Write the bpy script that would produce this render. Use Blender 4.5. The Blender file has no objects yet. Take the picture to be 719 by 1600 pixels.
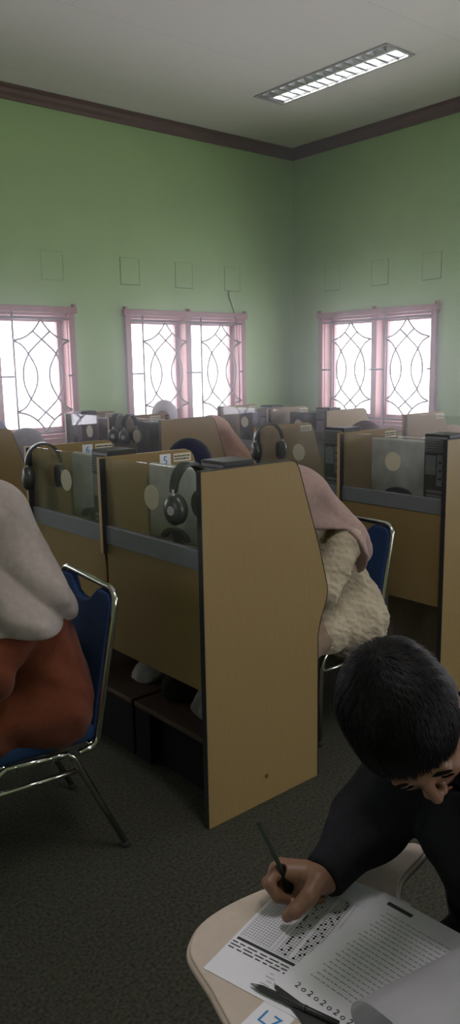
import bpy, bmesh, math, random
import numpy as np
from mathutils import Vector, Matrix
random.seed(7)
SC = bpy.context.scene
COL = SC.collection
PI = math.pi

# ------------------------------------------------------------------ camera, daylight, exposure
def set_camera():
    f, yaw, pitch, roll = 1220.0, math.radians(49.713), math.radians(10.598), math.radians(1.01)
    fw = Vector((math.cos(yaw)*math.cos(pitch), math.sin(yaw)*math.cos(pitch), -math.sin(pitch)))
    r = Vector((math.sin(yaw), -math.cos(yaw), 0)); d = fw.cross(r)
    r2 = math.cos(roll)*r + math.sin(roll)*d; d2 = -math.sin(roll)*r + math.cos(roll)*d
    m = Matrix((r2, -d2, -fw)).transposed().to_4x4(); m.translation = Vector((0, 0, 1.65))
    cam = bpy.data.cameras.new('camera'); o = bpy.data.objects.new('camera', cam); COL.objects.link(o)
    cam.sensor_fit = 'HORIZONTAL'; cam.sensor_width = 36; cam.lens = 36*f/719; cam.clip_start = 0.05
    o.matrix_world = m; SC.camera = o
set_camera()
SKY = 4.5
SC.view_settings.view_transform = 'Standard'; SC.view_settings.look = 'None'
SC.view_settings.exposure = 0.68; SC.view_settings.gamma = 1.0; SC.view_settings.use_curve_mapping = False
w = bpy.data.worlds.new('overcast_sky'); SC.world = w; w.use_nodes = True
w.node_tree.nodes['Background'].inputs[0].default_value = (1.0, 0.945, 1.05, 1)
w.node_tree.nodes['Background'].inputs[1].default_value = SKY
def portal(loc, sx, sy, normal):           # guides sky light in through a window or an added opening
    l = bpy.data.lights.new('window_portal', 'AREA'); l.shape = 'RECTANGLE'; l.size = sx; l.size_y = sy
    l.cycles.is_portal = True
    o = bpy.data.objects.new('window_portal', l); COL.objects.link(o); o.location = loc
    o.rotation_euler = Vector(normal).to_track_quat('-Z', 'Y').to_euler()
def overhead_fill(loc, power):              # unseen overhead light without a fitting, added to brighten booths and papers
    l = bpy.data.lights.new('ceiling_lamp', 'AREA'); l.shape = 'RECTANGLE'; l.size = 0.3; l.size_y = 1.3; l.energy = power; l.color = (1.0, 0.94, 0.93)
    o = bpy.data.objects.new('ceiling_lamp', l); COL.objects.link(o); o.location = loc
overhead_fill((1.25, 0.55, 3.87), 20)
SC.cycles.max_bounces = 10; SC.cycles.diffuse_bounces = 6; SC.cycles.transparent_max_bounces = 24
SC.cycles.sample_clamp_indirect = 6.0; SC.cycles.caustics_reflective = False; SC.cycles.caustics_refractive = False

# ------------------------------------------------------------------ materials
def mat(name, col, rough=0.6, metal=0.0, noise=0.0, nscale=20.0, stretch=(1,1,1), bump=0.0, col2=None, spec=0.5, sheen=0.0, coord='Object'):
    m = bpy.data.materials.new(name); m.use_nodes = True; nt = m.node_tree; b = nt.nodes['Principled BSDF']
    b.inputs['Base Color'].default_value = (*col, 1); b.inputs['Roughness'].default_value = rough
    b.inputs['Metallic'].default_value = metal; b.inputs['Specular IOR Level'].default_value = spec
    if sheen: b.inputs['Sheen Weight'].default_value = sheen
    if noise or bump or col2:
        tc = nt.nodes.new('ShaderNodeTexCoord'); mp = nt.nodes.new('ShaderNodeMapping'); mp.inputs['Scale'].default_value = stretch
        nz = nt.nodes.new('ShaderNodeTexNoise'); nz.inputs['Scale'].default_value = nscale; nz.inputs['Detail'].default_value = 6
        nt.links.new(tc.outputs[coord], mp.inputs[0]); nt.links.new(mp.outputs[0], nz.inputs['Vector'])
        rp = nt.nodes.new('ShaderNodeValToRGB'); rp.color_ramp.elements[0].position = 0.3; rp.color_ramp.elements[1].position = 0.7
        c2 = col2 or tuple(min(1, c*(1+noise)) for c in col); c1 = col if col2 else tuple(c*(1-noise) for c in col)
        rp.color_ramp.elements[0].color = (*c1, 1); rp.color_ramp.elements[1].color = (*c2, 1)
        nt.links.new(nz.outputs['Fac'], rp.inputs[0]); nt.links.new(rp.outputs[0], b.inputs['Base Color'])
        if bump:
            bp = nt.nodes.new('ShaderNodeBump'); bp.inputs['Strength'].default_value = bump; bp.inputs['Distance'].default_value = 0.01
            nt.links.new(nz.outputs['Fac'], bp.inputs['Height']); nt.links.new(bp.outputs[0], b.inputs['Normal'])
    return m
def glass_mat(name, tint, dust, dcol=(0.75, 0.78, 0.78), ior=1.45, nscale=6.0):
    m = bpy.data.materials.new(name); m.use_nodes = True; nt = m.node_tree; nt.nodes.clear(); N = nt.nodes.new; L = nt.links.new
    out = N('ShaderNodeOutputMaterial'); tr = N('ShaderNodeBsdfTransparent'); tr.inputs[0].default_value = (*tint, 1)
    gl = N('ShaderNodeBsdfGlossy'); gl.inputs['Roughness'].default_value = 0.02
    fr = N('ShaderNodeFresnel'); ge = N('ShaderNodeNewGeometry'); ir = N('ShaderNodeMapRange')
    ir.inputs[3].default_value = ior; ir.inputs[4].default_value = 1/ior; L(ge.outputs['Backfacing'], ir.inputs[0]); L(ir.outputs[0], fr.inputs[0])   # thin pane: same reflection on both faces
    mx = N('ShaderNodeMixShader'); L(fr.outputs[0], mx.inputs[0]); L(tr.outputs[0], mx.inputs[1]); L(gl.outputs[0], mx.inputs[2])
    if dust:
        df = N('ShaderNodeBsdfDiffuse'); df.inputs[0].default_value = (*dcol, 1)
        tl = N('ShaderNodeBsdfTranslucent'); tl.inputs[0].default_value = (*dcol, 1)
        ad = N('ShaderNodeMixShader'); ad.inputs[0].default_value = 0.5; L(df.outputs[0], ad.inputs[1]); L(tl.outputs[0], ad.inputs[2])
        tc = N('ShaderNodeTexCoord'); nz = N('ShaderNodeTexNoise'); nz.inputs['Scale'].default_value = nscale; nz.inputs['Detail'].default_value = 5
        L(tc.outputs['Object'], nz.inputs['Vector'])
        mr = N('ShaderNodeMapRange'); mr.inputs[1].default_value = 0.3; mr.inputs[2].default_value = 0.75; mr.inputs[3].default_value = dust*0.4; mr.inputs[4].default_value = dust*1.6
        L(nz.outputs['Fac'], mr.inputs[0])
        m2 = N('ShaderNodeMixShader'); L(mr.outputs[0], m2.inputs[0]); L(mx.outputs[0], m2.inputs[1]); L(ad.outputs[0], m2.inputs[2]); mx = m2
    L(mx.outputs[0], out.inputs[0]); return m
def emit_mat(name, col, s):
    m = bpy.data.materials.new(name); m.use_nodes = True; nt = m.node_tree; nt.nodes.clear()
    e = nt.nodes.new('ShaderNodeEmission'); e.inputs[0].default_value = (*col, 1); e.inputs[1].default_value = s
    o = nt.nodes.new('ShaderNodeOutputMaterial'); nt.links.new(e.outputs[0], o.inputs[0]); return m
def ceiling_mat():
    m = mat('ceiling_paint', (0.76, 0.74, 0.68), 0.85); nt = m.node_tree; b = nt.nodes['Principled BSDF']
    g = nt.nodes.new('ShaderNodeNewGeometry'); mp = nt.nodes.new('ShaderNodeMapping'); mp.inputs['Location'].default_value = (-0.38, 0.05, 0)
    br = nt.nodes.new('ShaderNodeTexBrick'); br.inputs['Scale'].default_value = 1; br.inputs['Brick Width'].default_value = 2.4; br.inputs['Row Height'].default_value = 1.2
    br.inputs['Mortar Size'].default_value = 0.005; br.inputs['Mortar Smooth'].default_value = 0.5
    br.inputs['Color1'].default_value = (0.76, 0.74, 0.68, 1); br.inputs['Color2'].default_value = (0.77, 0.75, 0.69, 1); br.inputs['Mortar'].default_value = (0.66, 0.64, 0.59, 1)
    nt.links.new(g.outputs['Position'], mp.inputs[0]); nt.links.new(mp.outputs[0], br.inputs['Vector']); nt.links.new(br.outputs['Color'], b.inputs['Base Color'])
    return m
M = {}
M['wall'] = mat('green_paint', (0.39, 0.57, 0.255), 0.75, noise=0.04, nscale=3, bump=0.03)
M['groove'] = mat('plaster_groove', (0.10, 0.17, 0.08), 0.9)  # dark tone paints in the shade along the groove sides
M['groove_pale'] = mat('plaster_groove_faint', (0.27, 0.46, 0.19), 0.9)
M['ceiling'] = ceiling_mat()
M['cornice'] = mat('brown_cornice', (0.13, 0.075, 0.055), 0.55, noise=0.15, nscale=8)
M['carpet'] = mat('grey_carpet', (0.047, 0.047, 0.036), 0.97, noise=0.45, nscale=90, bump=0.5, spec=0.1)
M['frame'] = mat('window_wood', (0.36, 0.17, 0.16), 0.45, noise=0.12, nscale=12, stretch=(1, 1, 0.1))
M['iron'] = mat('painted_iron', (0.16, 0.12, 0.11), 0.5)
M['pane'] = glass_mat('window_glass', (0.97, 0.98, 0.98), 0.0)
M['wood'] = mat('beech_laminate', (0.255, 0.175, 0.073), 0.45, noise=0.06, nscale=28, stretch=(6, 6, 0.35), spec=0.35)
M['edge'] = mat('black_edging', (0.02, 0.02, 0.022), 0.45)
M['edge_wood'] = mat('beech_edging', (0.47, 0.31, 0.15), 0.4, noise=0.06, nscale=30, stretch=(6, 6, 0.5))
M['rail'] = mat('grey_rail_laminate', (0.155, 0.165, 0.18), 0.5, noise=0.04, nscale=20)
M['screen'] = glass_mat('dusty_screen_glass', (0.93, 0.935, 0.935), 0.05)
M['dot'] = mat('cream_sticker', (0.55, 0.50, 0.38), 0.7)
M['black'] = mat('black_plastic', (0.018, 0.019, 0.021), 0.45)
M['slot'] = mat('grey_metal_plate', (0.20, 0.21, 0.22), 0.45, metal=0.3)
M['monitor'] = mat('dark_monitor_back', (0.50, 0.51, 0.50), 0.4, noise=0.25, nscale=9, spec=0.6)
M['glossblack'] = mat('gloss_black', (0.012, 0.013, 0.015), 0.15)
M['hp'] = mat('headset_green_black', (0.035, 0.042, 0.035), 0.35, noise=0.1, nscale=20)
M['pad'] = mat('headset_pad', (0.015, 0.015, 0.016), 0.7)
M['silver'] = mat('brushed_silver', (0.45, 0.45, 0.45), 0.35, metal=0.8)
M['chrome'] = mat('chrome_tube', (0.62, 0.61, 0.58), 0.16, metal=1.0)
M['rubber'] = mat('black_rubber', (0.015, 0.015, 0.015), 0.8)
M['blue'] = mat('navy_blue_fabric', (0.016, 0.040, 0.11), 0.85, noise=0.15, nscale=200, bump=0.1, spec=0.2)
M['paper'] = mat('white_paper', (0.72, 0.71, 0.78), 0.75, noise=0.02, nscale=6)
M['thin_paper'] = mat('thin_white_paper', (0.74, 0.73, 0.79), 0.75)
def translucent(m, f):
    nt = m.node_tree; b = nt.nodes['Principled BSDF']; t = nt.nodes.new('ShaderNodeBsdfTranslucent'); t.inputs[0].default_value = (0.74, 0.73, 0.76, 1)
    x = nt.nodes.new('ShaderNodeMixShader'); x.inputs[0].default_value = f
    nt.links.new(b.outputs[0], x.inputs[1]); nt.links.new(t.outputs[0], x.inputs[2]); nt.links.new(x.outputs[0], nt.nodes['Material Output'].inputs[0])
translucent(M['thin_paper'], 0.45)
M['dark_wood'] = mat('dark_shelf_wood', (0.085, 0.052, 0.034), 0.6, noise=0.1, nscale=20)
M['plinth'] = mat('black_plinth', (0.009, 0.009, 0.010), 0.85, spec=0.2)
M['ink'] = mat('black_ink', (0.03, 0.03, 0.035), 0.8)
M['greyink'] = mat('grey_ink', (0.33, 0.33, 0.36), 0.8)
M['blueink'] = mat('blue_ink', (0.03, 0.22, 0.50), 0.7)
M['tablet'] = mat('cream_laminate', (0.50, 0.42, 0.36), 0.45, noise=0.04, nscale=60, spec=0.4)
M['pencil'] = mat('dark_green_lacquer', (0.012, 0.026, 0.016), 0.55)
M['pencilwood'] = mat('sharpened_wood', (0.5, 0.33, 0.18), 0.7)
M['skin'] = mat('brown_skin', (0.20, 0.098, 0.06), 0.5, noise=0.07, nscale=25)
M['skin2'] = mat('light_skin', (0.42, 0.25, 0.17), 0.5, noise=0.05, nscale=25)
M['lip'] = mat('lip', (0.25, 0.09, 0.07), 0.45)
M['nail'] = mat('nail', (0.40, 0.24, 0.18), 0.3)
M['hair'] = mat('black_hair', (0.005, 0.0045, 0.005), 0.55, noise=0.3, nscale=60, bump=0.2, spec=0.12)
M['jacket'] = mat('black_jacket', (0.012, 0.012, 0.016), 0.85, noise=0.2, nscale=80, bump=0.1, spec=0.15)
M['eye'] = mat('dark_eye', (0.02, 0.013, 0.01), 0.15)
M['white'] = mat('eye_white', (0.6, 0.57, 0.53), 0.3)
def cloth(name, c, bump=0.15): return mat(name, c, 0.9, noise=0.08, nscale=45, bump=bump, spec=0.15, sheen=0.1)
M['greige'] = cloth('greige_scarf', (0.31, 0.265, 0.245)); M['rust'] = cloth('rust_cloth', (0.125, 0.033, 0.015))
M['dusty_pink'] = cloth('dusty_pink_scarf', (0.34, 0.235, 0.215)); M['beige'] = cloth('beige_seersucker', (0.43, 0.36, 0.265), 0.5)
M['tan'] = cloth('tan_cloth', (0.22, 0.16, 0.11)); M['navy'] = cloth('navy_scarf', (0.018, 0.020, 0.042))
M['peach'] = cloth('peach_scarf', (0.50, 0.30, 0.24)); M['lilac'] = cloth('lilac_grey_scarf', (0.33, 0.32, 0.37))
M['pale_lilac'] = cloth('pale_lilac_scarf', (0.62, 0.59, 0.66)); M['mauve'] = cloth('mauve_grey_scarf', (0.17, 0.14, 0.16)); M['slate'] = cloth('slate_blue_cloth', (0.10, 0.13, 0.22))  # first scarf's lilac is lightened to paint in the hazy veil
M['pale_pink'] = cloth('pale_pink_scarf', (0.52, 0.42, 0.40)); M['bag'] = cloth('white_bag_cloth', (0.30, 0.29, 0.285)); M['dark_bag'] = cloth('dark_bag_cloth', (0.03, 0.03, 0.032))

# ------------------------------------------------------------------ mesh helpers
def tag(o, label=None, cat=None, group=None, kind=None):
    if label: o['label'] = label
    if cat: o['category'] = cat
    if group: o['group'] = group
    if kind: o['kind'] = kind
    return o
def empty(name, loc=(0, 0, 0), rz=0.0, label=None, cat=None, group=None):
    o = bpy.data.objects.new(name, None); COL.objects.link(o); o.empty_display_size = 0.1
    o.location = loc; o.rotation_euler = (0, 0, rz); return tag(o, label, cat, group)
def link(name, me, m, parent=None, smooth=False):
    o = bpy.data.objects.new(name, me); COL.objects.link(o)
    for x in (m if isinstance(m, (list, tuple)) else [m]): me.materials.append(x)
    if smooth:
        me.polygons.foreach_set('use_smooth', [True]*len(me.polygons))
    if parent: o.parent = parent
    return o
class MB:
    """collects shapes into one mesh"""
    def __init__(s): s.bm = bmesh.new()
    def box(s, x0, x1, y0, y1, z0, z1, bev=0.0, seg=2, mi=0):
        b = bmesh.new(); vs = [b.verts.new((x, y, z)) for x in (x0, x1) for y in (y0, y1) for z in (z0, z1)]
        for f in ((0,1,3,2),(4,6,7,5),(0,4,5,1),(2,3,7,6),(0,2,6,4),(1,5,7,3)): b.faces.new([vs[i] for i in f])
        if bev: bmesh.ops.bevel(b, geom=list(b.edges), offset=bev, segments=seg, affect='EDGES', profile=0.5)
        s.merge(b, mi); return s
    def merge(s, b, mi=0, mtx=None):
        if mtx is not None: bmesh.ops.transform(b, matrix=mtx, verts=b.verts)
        for f in b.faces: f.material_index = mi
        me = bpy.data.meshes.new('tmp'); b.to_mesh(me); b.free(); s.bm.from_mesh(me); bpy.data.meshes.remove(me)
    def tube(s, pts, r, n=10, mi=0, closed=False, radii=None, cap=True):
        pts = [Vector(p) for p in pts]; k = len(pts); rings = []
        up = None; b = bmesh.new()
        for i, p in enumerate(pts):
            a = pts[i-1] if (i > 0 or closed) else p; c = pts[(i+1) % k] if (i < k-1 or closed) else p
            t = (c-a).normalized()
            if up is None:
                up = Vector((0, 0, 1)) if abs(t.z) < 0.9 else Vector((1, 0, 0))
            u = (up - t*up.dot(t)).normalized(); up = u; v = t.cross(u); rr = radii[i] if radii else r
            rings.append([b.verts.new(p + (u*math.cos(2*PI*j/n) + v*math.sin(2*PI*j/n))*rr) for j in range(n)])
        for i in range(k if closed else k-1):
            A, B = rings[i], rings[(i+1) % k]
            for j in range(n): b.faces.new((A[j], A[(j+1) % n], B[(j+1) % n], B[j]))
        if cap and not closed:
            b.faces.new(list(reversed(rings[0]))); b.faces.new(rings[-1])
        s.merge(b, mi); return s
    def prism(s, poly, axis, a0, a1, mi=0, bev=0.0):
        """poly: 2-D outline; extruded along axis from a0 to a1. axis 'y': poly=(x,z); 'x': (y,z); 'z': (x,y)"""
        def P(p, a): return {'y': (p[0], a, p[1]), 'x': (a, p[0], p[1]), 'z': (p[0], p[1], a)}[axis]
        b = bmesh.new(); A = [b.verts.new(P(p, a0)) for p in poly]; B = [b.verts.new(P(p, a1)) for p in poly]; n = len(poly)
        b.faces.new(A); b.faces.new(list(reversed(B)))
        for i in range(n): b.faces.new((A[i], B[i], B[(i+1) % n], A[(i+1) % n]))
        bmesh.ops.recalc_face_normals(b, faces=b.faces)
        if bev:
            es = [e for e in b.edges if abs((e.verts[0].co-e.verts[1].co)[{'x': 0, 'y': 1, 'z': 2}[axis]]) < 1e-6]
            bmesh.ops.bevel(b, geom=es, offset=bev, segments=2, affect='EDGES', profile=0.5)
        s.merge(b, mi); return s
    def ball(s, c, r, sc=(1, 1, 1), mtx=None, mi=0, u=20, v=14):
        b = bmesh.new(); bmesh.ops.create_uvsphere(b, u_segments=u, v_segments=v, radius=r)
        m = Matrix.Translation(Vector(c)) @ (mtx or Matrix.Identity(4)) @ Matrix.Diagonal((*sc, 1)); s.merge(b, mi, m); return s
    def quad(s, a, b, c, d, mi=0):
        f = s.bm.faces.new([s.bm.verts.new(p) for p in (a, b, c, d)]); f.material_index = mi; return s
    def build(s, name, m, parent=None, smooth=False, angle=None):
        me = bpy.data.meshes.new(name); s.bm.to_mesh(me); s.bm.free()
        o = link(name, me, m, parent, smooth)
        if angle:
            me.polygons.foreach_set('use_smooth', [True]*len(me.polygons)); me.set_sharp_from_angle(angle=math.radians(angle))
        return o
def arc(cx, cy, r, a0, a1, n): return [(cx+r*math.cos(a0+(a1-a0)*i/n), cy+r*math.sin(a0+(a1-a0)*i/n)) for i in range(n+1)]
def roundrect(x0, x1, y0, y1, r, n=5):
    return arc(x1-r, y1-r, r, 0, PI/2, n)+arc(x0+r, y1-r, r, PI/2, PI, n)+arc(x0+r, y0+r, r, PI, 1.5*PI, n)+arc(x1-r, y0+r, r, 1.5*PI, 2*PI, n)
def spline(pts, n=8):
    P = [Vector(p) for p in pts]; P = [2*P[0]-P[1]]+P+[2*P[-1]-P[-2]]; out = []
    for i in range(1, len(P)-2):
        for k in range(n):
            t = k/n; a, b, c, d = P[i-1:i+3]
            out.append(0.5*((2*b)+(c-a)*t+(2*a-5*b+4*c-d)*t*t+(3*b-a-3*c+d)*t**3))
    return out+[P[-2]]
def fillet(pts, r, n=5):
    P = [Vector(p) for p in pts]; out = [P[0]]
    for i in range(1, len(P)-1):
        a, b, c = P[i-1], P[i], P[i+1]; u = (a-b); v = (c-b); rr = min(r, u.length*0.49, v.length*0.49)
        p, q = b+u.normalized()*rr, b+v.normalized()*rr
        for k in range(n+1):
            t = k/n; out.append(p*(1-t)**2+b*2*t*(1-t)+q*t*t)
    return out+[P[-1]]
def text_mesh(body, size, ext=0.0002):
    c = bpy.data.curves.new('txt', 'FONT'); c.body = body; c.size = size; c.extrude = ext; c.align_x = 'CENTER'; c.align_y = 'CENTER'; c.resolution_u = 3
    o = bpy.data.objects.new('txt', c); COL.objects.link(o); dg = bpy.context.evaluated_depsgraph_get(); dg.update()
    me = bpy.data.meshes.new_from_object(o.evaluated_get(dg)); bpy.data.objects.remove(o); bpy.data.curves.remove(c); return me

# ------------------------------------------------------------------ implicit surfaces (for people and cloth)
def surface_nets(F, lo, h):
    s = F < 0; nx, ny, nz = F.shape
    c = [s[i:nx-1+i, j:ny-1+j, k:nz-1+k] for i in (0, 1) for j in (0, 1) for k in (0, 1)]
    tot = sum(x.astype(np.int8) for x in c); act = (tot > 0) & (tot < 8)
    idx = -np.ones(act.shape, np.int64); I = np.argwhere(act); idx[act] = np.arange(len(I))
    acc = np.zeros((len(I), 3)); cnt = np.zeros(len(I))
    cor = [(i, j, k) for i in (0, 1) for j in (0, 1) for k in (0, 1)]
    val = {q: F[I[:, 0]+q[0], I[:, 1]+q[1], I[:, 2]+q[2]] for q in cor}
    for q in cor:
        for ax in range(3):
            if q[ax] == 0:
                q2 = list(q); q2[ax] = 1; a, b = val[q], val[tuple(q2)]; m = (a < 0) != (b < 0)
                t = np.where(m, a/np.where(a-b == 0, 1, a-b), 0); p = np.tile(np.array(q, float), (len(I), 1)); p[:, ax] = t
                acc[m] += p[m]; cnt[m] += 1
    V = (I+acc/cnt[:, None])*h+np.array(lo); Q = []
    for ax in range(3):
        b1, b2 = (ax+1) % 3, (ax+2) % 3
        sl0 = [slice(1, n-1) for n in F.shape]; sl1 = list(sl0); sl0[ax] = slice(0, F.shape[ax]-1); sl1[ax] = slice(1, F.shape[ax])
        e = s[tuple(sl0)] != s[tuple(sl1)]; E = np.argwhere(e)
        off = np.ones(3, int); off[ax] = 0; E = E+off; fl = s[tuple(E.T)]
        def g(d1, d2):
            J = E.copy(); J[:, b1] -= d1; J[:, b2] -= d2; return idx[tuple(J.T)]
        q = np.stack([g(1, 1), g(0, 1), g(0, 0), g(1, 0)], 1); q[~fl] = q[~fl][:, ::-1]; Q.append(q)
    Q = np.concatenate(Q); Q = Q[(Q >= 0).all(1)]; return V, Q
def smin(a, b, k):
    if k <= 0: return np.minimum(a, b)
    hh = np.clip(0.5+0.5*(b-a)/k, 0, 1); return b*(1-hh)+a*hh-k*hh*(1-hh)
def smax(a, b, k): return -smin(-a, -b, k)
def cone(P, a, b, ra, rb, sc=None):
    a = np.array(a, np.float32); b = np.array(b, np.float32); Q = P
    if sc is not None:
        s = np.array(sc, np.float32); Q = P/s; a = a/s; b = b/s
    d = b-a; t = np.clip(((Q-a)@d)/max(1e-9, float(d@d)), 0, 1)
    return np.linalg.norm(Q-a-t[..., None]*d, axis=-1)-(ra+(rb-ra)*t)
def ell(P, c, r, Rm=None):
    Q = P-np.array(c, np.float32)
    if Rm is not None: Q = Q@np.array(Rm, np.float32)
    r = np.array(r, np.float32); k0 = np.linalg.norm(Q/r, axis=-1); k1 = np.linalg.norm(Q/(r*r), axis=-1); return k0*(k0-1)/np.maximum(k1, 1e-6)
def chain(P, pts, radii, k=0.02):
    d = None
    for i in range(len(pts)-1):
        c = cone(P, pts[i], pts[i+1], radii[i], radii[i+1]); d = c if d is None else smin(d, c, k)
    return d
def folds(P, f, seed, warp=1.3, dirv=(1, 0.4, 0.2)):
    rs = np.random.RandomState(seed); out = 0
    for i in range(3):
        a = np.array(dirv)+rs.randn(3)*0.35; a = a/np.linalg.norm(a)*f*(1+0.6*i); b = rs.randn(3)*f*0.5
        out = out+np.sin(P@a.astype(np.float32)+warp*np.sin(P@b.astype(np.float32)+rs.rand()*6)+rs.rand()*6)/(1+0.7*i)
    return out*0.6
def sdf_grid(fn, lo, hi, h):
    n = [int(math.ceil((b-a)/h))+1 for a, b in zip(lo, hi)]
    X = np.stack(np.meshgrid(*[lo[i]+h*np.arange(n[i]) for i in range(3)], indexing='ij'), -1).astype(np.float32)
    F = fn(X).astype(np.float64)
    for ax in range(3):                                  # close at the border
        sl = [slice(None)]*3; sl[ax] = 0; F[tuple(sl)] = np.maximum(F[tuple(sl)], h*0.5); sl[ax] = -1; F[tuple(sl)] = np.maximum(F[tuple(sl)], h*0.5)
    return surface_nets(F, lo, h)
def sdf_obj(name, shells, m, parent=None, mtx=None):
    """shells: list of (fn, lo, hi, h[, matrix]) joined into one mesh"""
    Vs, Qs, n = [], [], 0
    for sh in shells:
        V, Q = sdf_grid(*sh[:4])
        if len(sh) > 4: V = V@np.array(sh[4])[:3, :3].T+np.array(sh[4])[:3, 3]
        Vs.append(V); Qs.append(Q+n); n += len(V)
    V = np.concatenate(Vs); Q = np.concatenate(Qs)
    me = bpy.data.meshes.new(name); me.vertices.add(len(V)); me.vertices.foreach_set('co', V.astype(np.float32).ravel())
    me.loops.add(Q.size); me.loops.foreach_set('vertex_index', Q.astype(np.int32).ravel())
    me.polygons.add(len(Q)); me.polygons.foreach_set('loop_start', np.arange(0, Q.size, 4, dtype=np.int32))
    me.update(calc_edges=True); me.validate()
    return link(name, me, m, parent, True)

# ------------------------------------------------------------------ room shell
RX0, RX1, RY0, RY1, H = -3.4, 6.34, -2.6, 6.34, 3.9
WZ0, WZ1, WD = 1.045, 2.135, 0.16
def struct(name, mb, m, parent=None, **k):
    o = mb.build(name, m, parent, **k); tag(o, kind='structure'); return o
struct('floor', MB().box(RX0-0.2, RX1+0.2, RY0-0.2, RY1+0.2, -0.1, 0), M['carpet'])
LX0, LX1, LY0, LY1 = 4.852, 5.168, 3.90, 5.29
c = MB()
for a in ((RX0-.2, LX0, RY0-.2, RY1+.2), (LX1, RX1+.2, RY0-.2, RY1+.2), (LX0, LX1, RY0-.2, LY0), (LX0, LX1, LY1, RY1+.2)): c.box(*a, H, H+0.14)
struct('ceiling', c, M['ceiling'])
WINL = [(-1.925, -0.515), (0.105, 1.515), (2.13, 3.54), (4.155, 5.565)]; HOLESR = [(-1.62, -0.21), (0.405, 1.82), (2.435, 3.85), (4.465, 5.88)]; REAR_OPENING = (1.4, 3.0)
def wall_run(name, axis, pos, thick, s0, s1, holes, z0, z1):
    mb = MB(); cur = s0
    def bx(a, b, c0, c1):
        p0, p1 = min(pos, pos+thick), max(pos, pos+thick)
        if axis == 'x': mb.box(a, b, p0, p1, c0, c1)
        else: mb.box(p0, p1, a, b, c0, c1)
    for a, b in holes:
        bx(cur, a, 0, H); bx(a, b, 0, z0); bx(a, b, z1, H); cur = b
    bx(cur, s1, 0, H); return struct(name, mb, M['wall'])
wl = wall_run('wall_left', 'x', RY1, 0.2, RX0-.2, RX1, WINL, WZ0, WZ1)
wr = wall_run('wall_right', 'y', RX1, 0.2, RY0-.2, RY1+.2, HOLESR, WZ0, WZ1)
wall_run('wall_back', 'x', RY0, -0.2, RX0-.2, RX1, [REAR_OPENING], 1.0, 2.2)
wall_run('wall_front', 'y', RX0, -0.2, RY0, RY1, [(2.0, 2.7)], 1.0, 2.1); portal((RX0-0.2, 2.35, 1.55), 1.1, 0.7, (1, 0, 0))  # unseen opening added in this wall to light the monitor backs
for a, b in HOLESR[:3]: portal((RX1+0.19, (a+b)/2, (WZ0+WZ1)/2), WZ1-WZ0, b-a, (-1, 0, 0))  # frameless unseen holes added along the right wall for sky light
portal((sum(REAR_OPENING)/2, RY0-0.2, 1.6), REAR_OPENING[1]-REAR_OPENING[0], 1.2, (0, 1, 0))  # unseen opening added behind the view to light the panels
def cornice(name, pts):
    prof = [(0, 0), (0, -0.10), (0.018, -0.10), (0.026, -0.075), (0.05, -0.055), (0.062, -0.03), (0.085, -0.02), (0.085, 0)]
    m = MB(); (x0, y0), (x1, y1), (nx, ny) = pts; b = bmesh.new()
    A = [b.verts.new((x0+nx*p, y0+ny*p, H+q)) for p, q in prof]; B = [b.verts.new((x1+nx*p, y1+ny*p, H+q)) for p, q in prof]
    for i in range(len(prof)): b.faces.new((A[i], B[i], B[(i+1) % len(prof)], A[(i+1) % len(prof)]))
    bmesh.ops.recalc_face_normals(b, faces=b.faces); m.merge(b); struct(name, m, M['cornice'])
cornice('trim_1', ((RX0, RY1), (RX1, RY1), (0, -1))); cornice('trim_2', ((RX1, RY0), (RX1, RY1), (-1, 0)))

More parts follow.
